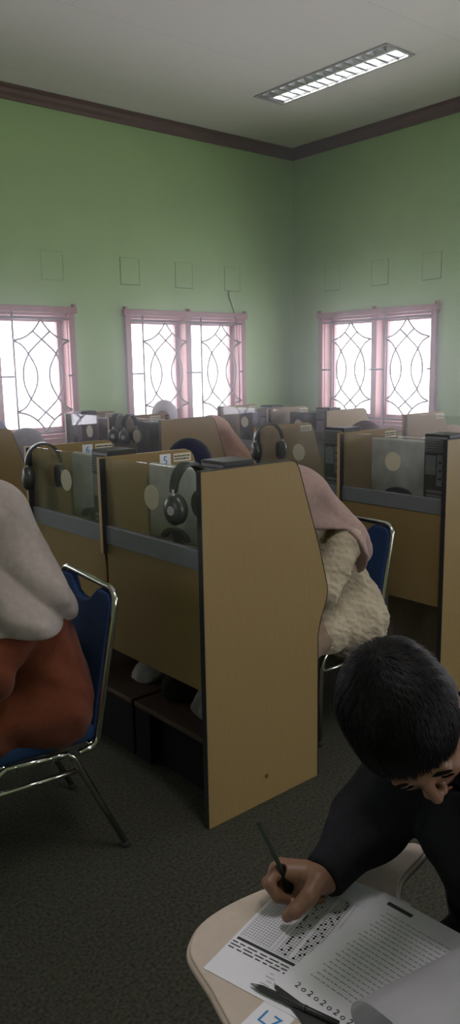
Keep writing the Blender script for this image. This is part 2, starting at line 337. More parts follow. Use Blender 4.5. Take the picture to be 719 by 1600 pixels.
def grille_paths(mirror):
    """ironwork of one leaf in (u, v): u -1..1 across the curved field, v 0..2 from top to bottom"""
    P = []
    star = [(0, 0), (0.10, 0.09), (0.31, 0.22), (0.62, 0.33), (1, 0.385)]
    l1 = [(-1, 0.385), (-0.72, 0.46), (-0.5, 0.61), (-0.28, 0.82), (-0.22, 1), (-0.28, 1.18), (-0.5, 1.39), (-0.72, 1.54), (-1, 1.615)]
    l2 = [(0.31, 0.22), (0, 0.36), (-0.28, 0.49), (-0.5, 0.61), (-0.68, 0.82), (-0.72, 1), (-0.68, 1.18), (-0.5, 1.39), (-0.28, 1.51), (0, 1.64), (0.31, 1.78)]
    for c_ in (star, [(a, 2-b) for a, b in star], l1, l2):
        P.append(c_); P.append([(-a, b) for a, b in c_])
    return P
def window(name, axis, pos, s0, s1, mirror):
    """two-leaf window in a hole s0..s1; room side is toward smaller `pos`"""
    W = lambda s, d, z: (s, pos+d, z) if axis == 'x' else (pos+d, s, z)
    def bx(mb, a, b, d0, d1, z0, z1, bev=0.004):
        if axis == 'x': mb.box(a, b, pos+d0, pos+d1, z0, z1, bev)
        else: mb.box(pos+d0, pos+d1, a, b, z0, z1, bev)
    root = MB()                                    # casing and jambs
    for a, b in ((s0-0.04, s0+0.02), (s1-0.02, s1+0.04)): bx(root, a, b, -0.035, 0.01, WZ0-0.04, WZ1+0.04)
    bx(root, s0-0.06, s1+0.06, -0.045, 0.01, WZ1-0.005, WZ1+0.05); bx(root, s0-0.06, s1+0.06, -0.06, 0.01, WZ0-0.06, WZ0+0.0)
    for a in (s0-0.05, (s0+s1)/2-0.012, s1+0.026): bx(root, a, a+0.024, -0.05, 0.0, WZ1+0.045, WZ1+0.075)
    bx(root, s0, s0+0.025, 0, WD, WZ0, WZ1); bx(root, s1-0.025, s1, 0, WD, WZ0, WZ1); bx(root, s0, s1, 0, WD, WZ1-0.03, WZ1); bx(root, s0, s1, 0, WD, WZ0, WZ0+0.03)
    mid = (s0+s1)/2; bx(root, mid-0.035, mid+0.035, -0.02, WD, WZ0, WZ1)
    r = struct(name, root, M['frame'])
    for a, b in ((s0+0.025, mid-0.035), (mid+0.035, s1-0.025)):
        sm = MB(); z0, z1 = WZ0+0.03, WZ1-0.03
        for q in ((a, a+0.045, z0, z1), (b-0.045, b, z0, z1), (a+0.045, b-0.045, z1-0.045, z1), (a+0.045, b-0.045, z0, z0+0.06)): bx(sm, q[0], q[1], 0.10, 0.145, q[2], q[3])
        struct('window_sash', sm, M['frame'], r)
        pm = MB(); bx(pm, a+0.04, b-0.04, 0.12, 0.124, z0+0.05, z1-0.04, 0); struct('window_pane', pm, M['pane'], r)
        g = MB(); lft, rgt = (s0 if a < mid-0.2 else mid, mid if a < mid-0.2 else s1)
        rod = lft+0.15 if not mirror else rgt-0.15
        u0, u1 = (rod, rgt-0.03) if not mirror else (lft+0.03, rod)
        gz1, gz0 = WZ1-0.055, WZ0+0.055; uc, uh, vh = (u0+u1)/2, (u1-u0)/2, (gz1-gz0)/2
        for path in grille_paths(mirror):
            g.tube([W(p.x, -0.03, p.y) for p in spline([Vector((uc+u*uh, gz1-v*vh, 0)) for u, v in path], 5)], 0.0092, 6)
        g.tube([W(rod, -0.03, WZ0-0.01), W(rod, -0.03, WZ1+0.02)], 0.0098, 6)
        for z in (gz1, gz0): g.tube([W(lft, -0.03, z), W(rgt, -0.03, z)], 0.0098, 6)
        zc = (gz0+gz1)/2
        if mirror: g.tube([W(rod, -0.03, zc), W(rgt, -0.03, zc)], 0.0092, 6); g.tube([W(lft, -0.03, zc), W(lft+0.05, -0.03, zc)], 0.0092, 6)
        else: g.tube([W(lft, -0.03, zc), W(rod, -0.03, zc)], 0.0092, 6); g.tube([W(rgt-0.05, -0.03, zc), W(rgt, -0.03, zc)], 0.0092, 6)
        struct('window_grille', g, M['iron'], r, smooth=True)
    n = (0, -1, 0) if axis == 'x' else (-1, 0, 0)
    portal(W((s0+s1)/2, WD+0.03, (WZ0+WZ1)/2), s1-s0, WZ1-WZ0, n)
window('window_4', 'x', RY1, *WINL[0], False); window('window_5', 'x', RY1, *WINL[1], False); window('window_1', 'x', RY1, *WINL[2], False); window('window_2', 'x', RY1, *WINL[3], False); window('window_3', 'y', RX1, *HOLESR[3], True)  # windows left of the view are extra, added for their light
# plastered-over vent openings: thin lines, shaded sides painted darker
def patch(axis, s, ww, sides):
    m = MB(); d0, d1 = -0.002, 0.004; t = 0.006
    def bx(a, b, z0, z1, mi):
        if axis == 'x': m.box(a, b, RY1+d0, RY1+d1, z0, z1, mi=mi)
        else: m.box(RX1+d0, RX1+d1, a, b, z0, z1, mi=mi)
    z0, z1 = 2.41, 2.65; e = s+ww
    lo_, hi_ = min(s, e), max(s, e)
    bx(s-t/2, s+t/2, z0, z1, 0 if 'v' in sides else 1); bx(lo_, hi_, z0-t/2, z0+t/2, 0 if 'b' in sides else 1); bx(lo_, hi_, z1-t/2, z1+t/2, 0 if 't' in sides else 1)
    bx(e-t/2, e+t/2, z0, z1, 1)
    struct('vent_outline', m, [M['groove'], M['groove_pale']], wl if axis == 'x' else wr)
for x, sd in ((3.30, ''), (4.10, 'vb'), (4.73, 'vb'), (5.357, 'vb')): patch('x', x, 0.21, sd)
for y, sd in ((5.648, 'b'), (5.02, 'vb'), (4.412, 'vb')): patch('y', y, 0.21, sd)
m = MB(); m.tube(spline([(5.41, RY1-0.006, 2.41), (5.40, RY1-0.012, 2.36), (5.44, RY1-0.008, 2.27), (5.455, RY1-0.05, 2.12), (5.47, RY1-0.052, 1.95), (5.49, RY1-0.05, 1.6), (5.49, RY1-0.05, 1.25)]), 0.005, 6)
tag(m.build('wall_cable', M['black'], smooth=True), 'thin black cable hanging down the green wall onto the window frame', 'cable')

# ------------------------------------------------------------------ recessed ceiling light
def ceiling_light():
    t = empty('ceiling_light', ((LX0+LX1)/2, (LY0+LY1)/2, H), 0, 'recessed fluorescent ceiling light with mirrored louvre, one tube lit', 'ceiling light')
    hx, hy = (LX1-LX0)/2, (LY1-LY0)/2
    f = MB()
    for q in ((-hx-.012, -hx+.01, -hy-.012, hy+.012), (hx-.01, hx+.012, -hy-.012, hy+.012), (-hx+.01, hx-.01, -hy-.012, -hy+.01), (-hx+.01, hx-.01, hy-.01, hy+.012)): f.box(*q, -0.008, 0.004)
    f.build('frame', mat('lamp_frame', (0.42, 0.42, 0.41), 0.5), t)
    hs = MB(); hs.box(-hx, hx, -hy, hy, 0.10, 0.105); hs.box(-hx, -hx+.003, -hy, hy, 0.004, 0.1); hs.box(hx-.003, hx, -hy, hy, 0.004, 0.1); hs.box(-hx, hx, -hy, -hy+.003, 0.004, 0.1); hs.box(-hx, hx, hy-.003, hy, 0.004, 0.1)
    hs.build('housing', mat('lamp_housing', (0.55, 0.55, 0.54), 0.4), t)
    refl = mat('lamp_reflector', (0.72, 0.72, 0.73), 0.28, metal=0.7)
    for cx in (-hx/2, hx/2):
        lv = MB(); w_ = hx/2-0.006
        for s in (-1, 1):
            lv.prism([(cx+s*w_, 0.006), (cx+s*(w_-.004), 0.006), (cx+s*(w_-.03), 0.06), (cx+s*(w_-.026), 0.062)], 'y', -hy+.01, hy-.01)
        for i in range(14):
            y = -hy+0.03+i*(2*hy-0.06)/13
            lv.prism([(y-0.014, 0.006), (y+0.014, 0.006), (y+0.002, 0.05), (y-0.002, 0.05)], 'x', cx-w_+.004, cx+w_-.004)
        lv.build('louvre', refl, t)
    for cx, lit in ((-hx/2, False), (hx/2, True)):
        tb = MB().tube([(cx, -hy+.05, 0.075), (cx, hy-.05, 0.075)], 0.014, 14)
        tb.build('lit_tube' if lit else 'unlit_tube', emit_mat('tube_light', (0.95, 0.97, 1.0), 45.0) if lit else mat('tube_glass', (0.6, 0.6, 0.6), 0.3), t, True)
ceiling_light()

# ------------------------------------------------------------------ study carrels
PANEL = [(0, 0), (0, 1.305), (0.40, 1.305), (0.425, 1.296), (0.440, 1.275), (0.552, 0.955), (0.596, 0.80), (0.600, 0.765), (0.592, 0.735), (0.560, 0.66), (0.545, 0.60), (0.545, 0)]
UW = 0.635
def panel_obj(name, gx, y0, root, ox, oy, foot=True, proud=0.022, bandmat='edge'):
    """side panel: broad board in the XZ plane, its back edge a touch proud of the glass"""
    p = [(a-proud if a == 0 else a, b) for a, b in PANEL]
    mb = MB().prism([(a, b) for a, b in p], 'y', y0-oy, y0-oy+0.022, bev=0.002); o = mb.build(name, M['wood'], root)
    e = MB()
    pts = [Vector((a, b, 0)) for a, b in p]
    for i in range(len(pts)-1):                     # narrow band running round the board's edge
        a, b = pts[i], pts[i+1]; d = (b-a).normalized(); n = Vector((-d.y, d.x, 0))
        q = [a, b, b+n*0.0025, a+n*0.0025]; e.prism([(v.x, v.y) for v in q], 'y', y0-oy-0.0008, y0-oy+0.0228)
    e.build('edge_band', M[bandmat], o); return o
def carrel(label, gx, y0, first, last, digit=None, shelf=False, sticker=True):
    t = empty('study_carrel', (gx, y0, 0), 0, label, 'study desk', 'study carrels in the rows')
    if first: panel_obj('side_panel', 0, 0, t, 0, 0)
    if first:
        MB().tube([(0.262, -0.0025, 0.105), (0.262, 0.0, 0.105)], 0.008, 14).build('screw_cap', M['dark_wood'], t)
    d0 = 0.022
    MB().box(-0.004, 0.002, d0, UW, 1.00, 1.305, 0.0015).build('glass_screen', M['screen'], t)
    MB().box(-0.012, 0.014, d0, UW, 0.958, 1.030, 0.002).build('screen_rail', M['rail'], t)
    MB().box(-0.009, 0.009, d0, UW, 0.515, 0.958, 0.001).build('modesty_panel', M['wood'], t)
    MB().box(0.009, 0.575, d0, UW, 0.745, 0.77, 0.003).build('desk_top', M['wood'], t)
    s = MB(); s.prism(arc(0, 0, 0.046, 0, 2*PI, 27)[:-1], 'x', -0.0052, -0.004)
    o = s.build('round_sticker', M['dot'], t); o.location = (0, 0.317, 1.182)
    if shelf:
        MB().box(0.085, 0.40, d0, UW, 0.235, 0.255, 0.002).build('foot_shelf', M['dark_wood'], t)
        k = MB().box(0.13 if first else 0.09, 0.15, d0, 0.53 if first else UW, 0.0, 0.235, 0.001)
        if first: k.box(0.09, 0.15, 0.53, UW, 0.0, 0.235, 0.001)
        k.build('kick_board', M['plinth'], t)  # matt black boards between shelf and floor
    # divider to the next unit (or end panel)
    zb = 0.0 if last else 0.56
    d = MB().prism([(a-(0.026 if a == 0 and b > 1 else 0), b) for a, b in [(0, zb), (0, 0.92), (-0.026, 0.92), (-0.026, 1.305)] + PANEL[2:-1] + [(0.545, zb)]], 'y', UW, UW+0.018, bev=0.0015)
    dv = d.build('end_panel' if last else 'divider', M['wood'], t)
    e = MB().box(-0.0285, -0.026, UW-0.0006, UW+0.0186, 0.92, 1.305); e.box(-0.0285, -0.002, UW-0.004, UW, 0.92, 1.30, mi=1)
    e.build('edge_band', [M['edge_wood'], M['edge']], dv)
    if digit:
        n = MB().box(0.262, 0.318, UW-0.0008, UW, 1.235, 1.292); nb = n.build('number_card', M['paper'], dv)
        me = text_mesh(digit, 0.05); me.transform(Matrix.Translation((0.29, UW-0.0011, 1.2635)) @ Matrix.Rotation(PI/2, 4, 'X')); link('digit', me, M['blueink'], nb)
    if sticker:
        n = MB().box(0.333, 0.425, UW-0.0008, UW, 1.255, 1.290); nb = n.build('inventory_sticker', mat('sticker_paper', (0.62, 0.58, 0.45), 0.7), dv)
        q = MB()
        for r_ in range(2):
            x = 0.338
            while x < 0.415:
                l = random.uniform(0.005, 0.012); q.box(x, x+l, UW-0.0012, UW-0.0008, 1.275-r_*0.012, 1.2815-r_*0.012); x += l+0.003
        q.build('print', M['ink'], nb)
    return t
def tower(label, gx, y0, dx=0.035):
    t = empty('computer_tower', (gx+dx, y0+0.032, 0.77), 0, label, 'computer', 'computer towers in the carrels')
    z1 = 0.553
    MB().box(0, 0.14, 0, 0.135, 0.008, z1, 0.006).build('case', M['black'], t)
    b = MB(); b.box(-0.003, 0, 0.008, 0.127, z1-0.085, z1-0.012)
    for i in range(6): b.box(-0.005, -0.003, 0.014, 0.121, z1-0.08+i*0.011, z1-0.076+i*0.011, mi=1)
    b.build('power_supply_plate', [M['slot'], M['black']], t)
    p = MB(); p.box(-0.003, 0, 0.008, 0.06, z1-0.24, z1-0.095)
    for i in range(7): p.box(-0.006, -0.003, 0.014+0.02*(i % 2), 0.03+0.02*(i % 2), z1-0.23+i*0.019, z1-0.22+i*0.019, mi=1)
    p.build('port_plate', [M['slot'], M['black']], t)
    f = MB().prism([(0.066, z1-0.19), (0.124, z1-0.19), (0.124, z1-0.1), (0.066, z1-0.1)], 'x', -0.003, 0); f.build('fan_grille', M['slot'], t)
    s = MB()
    for i in range(7): s.box(-0.004, 0, 0.012, 0.115, z1-0.40+i*0.021, z1-0.389+i*0.021)
    s.build('slot_covers', M['slot'], t)
    for x in (0.02, 0.09): MB().box(x, x+0.03, 0.01, 0.125, 0, 0.008, 0.002).build('foot', M['rubber'], t)
    return t
def monitor(label, gx, y0, dark=False):
    t = empty('computer_monitor', (gx+0.20, y0+0.415, 0.77), 0, label, 'monitor', 'monitors in the carrels')
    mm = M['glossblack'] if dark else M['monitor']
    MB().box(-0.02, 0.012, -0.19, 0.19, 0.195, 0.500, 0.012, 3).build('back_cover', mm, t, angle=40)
    MB().box(0.012, 0.018, -0.18, 0.18, 0.21, 0.49, 0.002).build('screen_face', M['glossblack'], t)
    a = MB(); n = 14                                   # black arched hinge cover on the back
    out = [(0.085*math.cos(PI*i/n), 0.045*math.sin(PI*i/n)) for i in range(n+1)]; inn = [(0.062*math.cos(PI*(n-i)/n), 0.025*math.sin(PI*(n-i)/n)) for i in range(n+1)]
    a.prism([(y, 0.212+z) for y, z in out+inn], 'x', -0.040, -0.018); a.build('hinge_cover', M['black'], t)
    MB().box(-0.022, 0.0, -0.03, 0.03, 0.01, 0.24, 0.004).build('stand', M['black'], t)
    b = MB(); b.prism([(0.095*math.cos(2*PI*i/24), 0.13*math.sin(2*PI*i/24)) for i in range(24)], 'z', 0, 0.012, bev=0.003); b.build('base', M['black'], t)
    return t
def headphones(label, c, vec, top=1.325, drop=0.15, r=0.075):
    """hangs over the glass edge; vec = half-vector (x, y) from the glass to the rear cup"""
    v = Vector((vec[0], vec[1], 0)); n = Vector((-v.y, v.x, 0)).normalized(); u = v.normalized(); hw = v.length
    t = empty('headphones', (c[0], c[1], top), 0, label, 'headphones', 'headphones hung over the glass screens')
    b = MB()
    pts = [u*(hw*1.05*math.cos(a))+Vector((0, 0, -drop*0.60+drop*0.60*math.sin(a))) for a in [PI*i/20 for i in range(21)]]
    # flat padded band
    bb = bmesh.new(); R = []
    for i, p in enumerate(pts):
        a = PI*i/20; nn = (u*math.cos(a)+Vector((0, 0, math.sin(a)))); w_ = 0.013+0.008*math.sin(a)
        R.append([bb.verts.new(p+n*s1*w_+nn*s2*0.006) for s1, s2 in ((-1, -1), (1, -1), (1, 1), (-1, 1))])
    for i in range(20):
        for j in range(4): bb.faces.new((R[i][j], R[i][(j+1) % 4], R[i+1][(j+1) % 4], R[i+1][j]))
    bb.faces.new(R[0][::-1]); bb.faces.new(R[-1]); bmesh.ops.recalc_face_normals(bb, faces=bb.faces); b.merge(bb); b.build('headband', M['hp'], t, angle=50)
    for s in (1, -1):
        e = u*(hw*1.05*s)+Vector((0, 0, -drop*0.60)); k = MB(); cc = u*(hw*s*0.98)+Vector((0, 0, -drop))
        k.tube([e+Vector((0, 0, 0.01)), e+Vector((0, 0, -0.02)), cc+u*s*0.012+Vector((0, 0, 0.03))], 0.008, 8); k.build('yoke', M['silver'], t, True)
        m4 = Matrix((u*s, n, Vector((0, 0, 1)))).transposed().to_4x4(); q = MB(); bb = bmesh.new()
        prof = [(0.0, 0.018), (0.55, 0.017), (0.85, 0.012), (1.0, 0.0), (0.97, -0.012), (0.86, -0.014)]; rings = []
        for rr, xx in prof[1:]: rings.append([bb.verts.new((xx+0.006, rr*0.044*math.cos(2*PI*j/24), rr*0.054*math.sin(2*PI*j/24))) for j in range(24)])
        for i in range(len(rings)-1):
            for j in range(24): bb.faces.new((rings[i][j], rings[i][(j+1) % 24], rings[i+1][(j+1) % 24], rings[i+1][j]))
        bb.faces.new(rings[0][::-1]); bb.faces.new(rings[-1]); bmesh.ops.recalc_face_normals(bb, faces=bb.faces); q.merge(bb, 0, Matrix.Translation(cc) @ m4)
        cup = q.build('ear_cup', M['hp'], t, angle=60)
        z = MB(); ring = [cc+u*s*(-0.012)+n*0.032*math.cos(2*PI*j/24)+Vector((0, 0, 0.042*math.sin(2*PI*j/24))) for j in range(24)]; z.tube(ring, 0.011, 8, closed=True); z.build('ear_cushion', M['pad'], cup, True)
        d = MB(); d.tube([cc+u*s*0.0235, cc+u*s*0.0248], 0.016, 18); d.build('badge', M['silver'], cup)
    return t

RW = (1.61, 3.03, 4.40)
carrel('nearest study carrel with the big bare side panel beside the aisle, number 5 inside', RW[0], 2.02, True, False, '5', True)
carrel('study carrel behind the rust-dressed person, left neighbour of the nearest one, number 6 inside', RW[0], 2.02+UW, False, True, '6', True)
carrel('study carrel at far left whose side panel has a lilac-grey scarf behind it', RW[0], 4.43, True, True, None, False, False)
carrel('study carrel at right frame edge with computer grille at its glass, blue chair before it', RW[1], 2.03, True, False)
carrel('study carrel with clear dusty glass between the blue-chair carrel and hanging black headphones', RW[1], 2.03+UW, False, True)
carrel('distant study carrel whose side panel stands before a peach scarf', RW[1], 4.24, True, False)
carrel('distant study carrel left of the twin hanging headphones, below the first window', RW[1], 4.24+UW, False, True)
carrel('study carrel tucked behind the right-edge carrel glass, second row from window wall', RW[2], 2.03, True, False)
carrel('study carrel with pale end panel under the right window, at right edge', RW[2], 2.03+UW, False, True)
carrel('farthest-row study carrel with clipped-corner side panel under the right window', RW[2], 4.02, True, False)
carrel('farthest-row study carrel under the middle window, dark monitor and small round sticker', RW[2], 4.02+UW, False, True)
TW = [('black computer tower with only its top above the nearest big panel', RW[0], 2.02, 0.11), ('black computer tower beside the wooden divider of the left near carrel', RW[0], 2.655),
      ('black computer tower showing its rear ports at right edge glass', RW[1], 2.03), ('black computer tower behind the middle-row headphones', RW[1], 2.665),
      ('black computer tower just left of the clipped-corner far panel', RW[2], 4.02), ('black computer tower between the two farthest-row screens', RW[2], 4.655),
      ('dark computer tower behind the glass at right edge, beyond the ported one', RW[2], 2.03+UW), ('black computer tower poking above glass at the far left carrel', RW[1], 4.24+UW+0.47)]
for q in TW: tower(*q)
MN = [('grey monitor back behind the glass with the large front headphones', RW[0], 2.02, 0), ('grey monitor back behind the near left glass, above the rail', RW[0], 2.655, 0),
      ('grey monitor back behind right edge glass, black arch at its foot', RW[1], 2.03, 0),
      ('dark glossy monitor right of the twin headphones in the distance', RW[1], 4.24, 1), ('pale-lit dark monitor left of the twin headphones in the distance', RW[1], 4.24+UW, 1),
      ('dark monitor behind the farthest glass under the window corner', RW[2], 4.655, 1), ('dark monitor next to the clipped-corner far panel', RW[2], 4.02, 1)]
for lb, gx, y, dk in MN: monitor(lb, gx, y, dk)
headphones('large green-black headphones on the nearest glass screen, beside the big panel', (1.61, 2.115), (0.074, 0.016))
headphones('dark headphones on the left end of the near left glass screen', (1.61, 3.18), (0.07, -0.02))
headphones('black headphones on the middle-row glass, above the big panel corner', (3.03, 3.225), (0.072, -0.03))
headphones('left of the twin black headphones hanging on the distant glass', (3.03, 4.80), (0.07, 0.05))
headphones('right of the twin black headphones hanging on the distant glass', (3.03, 4.64), (0.07, 0.03))

# ------------------------------------------------------------------ chairs
def chair(label, x, y, rz=0.0):
    """banquet chair facing -X; origin at the middle between the rear feet"""
    t = empty('stacking_chair', (x, y, 0), rz, label, 'chair', 'blue padded chrome chairs')
    hw = 0.225
    bk = [(-0.15, -hw, 0.395), (-0.085, -hw, 0.405), (-0.045, -hw, 0.62), (0.012, -hw, 0.925), (0.012, hw, 0.925), (-0.045, hw, 0.62), (-0.085, hw, 0.405), (-0.15, hw, 0.395)]
    MB().tube(fillet(bk, 0.055), 0.0115, 12).build('back_frame', M['chrome'], t, True)
    sf = MB(); sf.tube([(-0.10, -hw, 0.405), (-0.10, hw, 0.405)], 0.010, 10); sf.tube([(-0.40, -hw, 0.412), (-0.40, hw, 0.412)], 0.010, 10)
    for s in (-hw, hw): sf.tube([(-0.19, s, 0.402), (-0.40, s, 0.415)], 0.0115, 10)
    sf.build('seat_frame', M['chrome'], t, True)
    for s in (-1, 1):
        l = MB().tube(fillet([(0, s*(hw+0.01), 0.012), (-0.18, s*hw, 0.402), (-0.25, s*hw, 0.406)], 0.05), 0.0115, 12).build('leg', M['chrome'], t, True)
        MB().tube([(0.003, s*(hw+0.01), 0.0), (-0.008, s*(hw+0.01), 0.022)], 0.015, 12).build('foot_cap', M['rubber'], l, True)
        l = MB().tube(fillet([(-0.46, s*(hw+0.01), 0.012), (-0.44, s*hw, 0.36), (-0.41, s*hw, 0.414), (-0.36, s*hw, 0.412)], 0.05), 0.0115, 12).build('leg', M['chrome'], t, True)
        MB().tube([(-0.46, s*(hw+0.01), 0.0), (-0.459, s*(hw+0.01), 0.022)], 0.015, 12).build('foot_cap', M['rubber'], l, True)
        MB().tube([(-0.442, s*hw, 0.335), (-0.155, s*hw, 0.335)], 0.009, 10).build('stretcher', M['chrome'], t, True)
    w_ = hw-0.006; out = [(-w_+0.03, 0.43), (w_-0.03, 0.43)]+[(w_, 0.46), (w_, 0.86)]+arc(w_-0.04, 0.87, 0.04, 0, PI/2, 4)
    out += [(0.115, 0.91), (0.095, 0.893), (0.065, 0.866), (0.03, 0.856), (0, 0.854), (-0.03, 0.856), (-0.065, 0.866), (-0.095, 0.893), (-0.115, 0.91)]
    out += arc(-w_+0.04, 0.87, 0.04, PI/2, PI, 4)+[(-w_, 0.86), (-w_, 0.46)]
    p = MB().prism(out, 'x', -0.019, 0.014, bev=0.007)
    for v in p.bm.verts: v.co.x += -0.085+(v.co.z-0.405)*0.187-0.02*(1-min(1, (v.co.y/w_)**2))*0.0
    p.build('backrest', M['blue'], t)
    sp = MB().prism(roundrect(-0.46, -0.045, -w_, w_, 0.06), 'z', 0.418, 0.475, bev=0.015); sp.build('seat_pad', M['blue'], t, angle=60)
    return t
chair('blue padded chrome chair under the rust-dressed person in the left foreground', 1.335, 2.375, math.radians(-6))
chair('blue padded chrome chair behind the beige blouse, in front of the right carrel', 2.82, 2.40, math.radians(-3))
chair('chrome chair whose legs show beneath the right edge carrel panel', 4.19, 2.52, math.radians(4))
chair('blue chair glimpsed right of the peach scarf in the distance', 4.05, 4.58)

# ------------------------------------------------------------------ people
def head_sdf(P, skull_only=False):
    """canonical head: +x forward, +y left, +z up, origin between the ears"""
    Q = P.copy(); Q[..., 1] = np.abs(Q[..., 1])
    d = ell(P, (-0.012, 0, 0.030), (0.096, 0.077, 0.090))
    d = smin(d, ell(P, (0.030, 0, -0.030), (0.060, 0.060, 0.085)), 0.03)
    d = smin(d, ell(P, (0.062, 0, -0.098), (0.022, 0.024, 0.018)), 0.025)             # chin
    d = smin(d, ell(Q, (0.020, 0.045, -0.055), (0.045, 0.018, 0.035)), 0.025)        # jaw and cheek
    d = smin(d, ell(Q, (0.072, 0.034, -0.022), (0.016, 0.018, 0.014)), 0.018)
    d = smin(d, cone(Q, (0.087, 0, 0.030), (0.082, 0.038, 0.028), 0.008, 0.006), 0.012)   # brow
    d = smax(d, -ell(Q, (0.097, 0.032, 0.008), (0.017, 0.017, 0.011)), 0.010)         # sockets
    d = smin(d, ell(Q, (0.077, 0.032, 0.007), (0.0135, 0.0145, 0.0105)), 0.003)       # closed lids
    d = smin(d, cone(P, (0.090, 0, 0.018), (0.110, 0, -0.028), 0.006, 0.0095), 0.012)  # nose
    d = smin(d, ell(Q, (0.099, 0.012, -0.032), (0.010, 0.008, 0.007)), 0.006)
    d = smin(d, cone(Q, (0.092, 0, -0.058), (0.083, 0.020, -0.060), 0.006, 0.003), 0.006)  # lips
    d = smin(d, cone(Q, (0.090, 0, -0.069), (0.082, 0.017, -0.066), 0.0065, 0.003), 0.005)
    d = smax(d, -cone(Q, (0.101, 0, -0.0635), (0.088, 0.022, -0.0635), 0.002, 0.001), 0.003)
    e = ell(Q, (-0.008, 0.079, 0.000), (0.020, 0.008, 0.032)); e = smax(e, -ell(Q, (-0.004, 0.087, 0.002), (0.011, 0.006, 0.020)), 0.004); d = smin(d, e, 0.006)
    d = smin(d, cone(P, (-0.025, 0, -0.05), (-0.055, 0, -0.15), 0.052, 0.055), 0.03)  # neck
    return d
def rot_from(F, U):
    F = Vector(F).normalized(); U = Vector(U); U = (U-F*U.dot(F)).normalized(); L = U.cross(F); return np.array((F, L, U)).T    # columns
def hijabi(label, x, y, rz=0.0, lean=0.3, scarf='greige', dress='rust', skin='skin2', h=0.010, seat=0.47, pants=None, hem=0.85, hipw=1.0, nod=0.35, seed=1, backdrape=0.0, face=False, wide=1.38, slope=None, elb=(-0.12, 0.05, -0.235), fold=0.008, crinkle=0.0):
    t = empty('person', (x, y, 0), rz, label, 'person', 'people in headscarves at the desks')
    dirv = np.array((-math.sin(lean), 0, math.cos(lean))); hip = np.array((0, 0, seat+0.09)); chest = hip+dirv*0.30; nb = hip+dirv*0.46
    hd2 = np.array((-math.sin(lean+0.25), 0, math.cos(lean+0.25))); hc = nb+hd2*0.16+np.array((-0.02, 0, 0))
    Rm = rot_from((-math.cos(nod), 0, -math.sin(nod)), (-math.sin(nod), 0, math.cos(nod)))
    sh = [nb-dirv*0.06+np.array((0, s*0.165, 0)) for s in (-1, 1)]
    el_ = [s_+np.array((elb[0], elb[1]*q, elb[2])) for s_, q in zip(sh, (-1, 1))]
    wr_ = [np.array((e[0]-0.21, 0.10*q, 0.80)) for e, q in zip(el_, (-1, 1))]
    kn = [np.array((-0.42, 0.10*q, seat+0.05)) for q in (-1, 1)]; ft = [np.array((-0.40, 0.10*q, 0.07)) for q in (-1, 1)]
    top = hc[2]+0.2
    def body(P):
        d = smin(cone(P, hip, chest, 0.11, 0.11, (1, 1.15, 1)), cone(P, chest, nb, 0.10, 0.05, (1, 1.2, 1)), 0.05)
        for i in (0, 1):
            d = smin(d, chain(P, [sh[i], el_[i], wr_[i]], [0.05, 0.035, 0.024], 0.02), 0.02)
            q = -1 if i == 0 else 1; f = wr_[i]+np.array((-0.07, -0.01*q, -0.005)); d = smin(d, ell(P, wr_[i]+np.array((-0.05, 0, -0.002)), (0.048, 0.036, 0.016)), 0.012)
            for k in range(4): d = smin(d, chain(P, [f+np.array((0, (k-1.5)*0.018, 0)), f+np.array((-0.035, (k-1.5)*0.019, 0.003)), f+np.array((-0.06+0.006*abs(k-1.5), (k-1.5)*0.019, -0.012))], [0.010, 0.009, 0.008], 0.004), 0.006)
            d = smin(d, chain(P, [wr_[i]+np.array((-0.03, -q*0.03, 0)), wr_[i]+np.array((-0.065, -q*0.055, -0.004)), wr_[i]+np.array((-0.095, -q*0.06, -0.01))], [0.012, 0.010, 0.008], 0.004), 0.008)
            d = smin(d, chain(P, [hip+np.array((0, 0.09*q, -0.02)), kn[i], ft[i]], [0.085, 0.055, 0.04], 0.03), 0.03)
        return smin(d, head_sdf((P-hc.astype(np.float32))@Rm.astype(np.float32)), 0.02)
    b = sdf_obj('body', [(body, (-0.80, -0.36, 0.02), (0.22, 0.36, top), h)], M[skin], t)
    def tunic(P):
        n = folds(P, 26, seed, 1.6, (0.5, 0.3, 1.0))*0.007
        d = smin(cone(P, hip-np.array((-.015, 0, 0.02)), chest, 0.165*hipw, 0.135, (1, 1.18, 1)), cone(P, chest, nb, 0.135, 0.075, (1, 1.3, 1)), 0.06)
        for i in (0, 1): d = smin(d, chain(P, [sh[i], el_[i], wr_[i]+np.array((0.03, 0, 0))], [0.075, 0.062, 0.045], 0.03), 0.03)
        if not pants:
            for i, q in ((0, -1), (1, 1)): d = smin(d, chain(P, [hip+np.array((0, 0.08*q, -0.02)), kn[i], ft[i]+np.array((0, 0, 0.05))], [0.125, 0.095, 0.10], 0.05), 0.05)
        else:
            for i, q in ((0, -1), (1, 1)): d = smin(d, chain(P, [hip+np.array((0, 0.08*q, -0.02)), hip+np.array((-0.26, 0.10*q, -0.03))], [0.13, 0.10], 0.05), 0.05)
            d = smin(d, cone(P, (0.03, 0, 0.50), (0.06, 0, 0.43), 0.15, 0.14, (1, 1.45, 1)), 0.05)
        if crinkle: n = n+crinkle*folds(P, 230, seed+3, 2.5, (0.2, 0.2, 1.0))+crinkle*folds(P, 110, seed+4, 2.0, (0.6, 0.2, 0.8))
        return d+n
    sdf_obj('dress' if not pants else 'blouse', [(tunic, (-0.68, -0.42, 0.03), (0.30, 0.42, nb[2]+0.12), 0.006 if crinkle else max(h, 0.009))], M[dress], t)
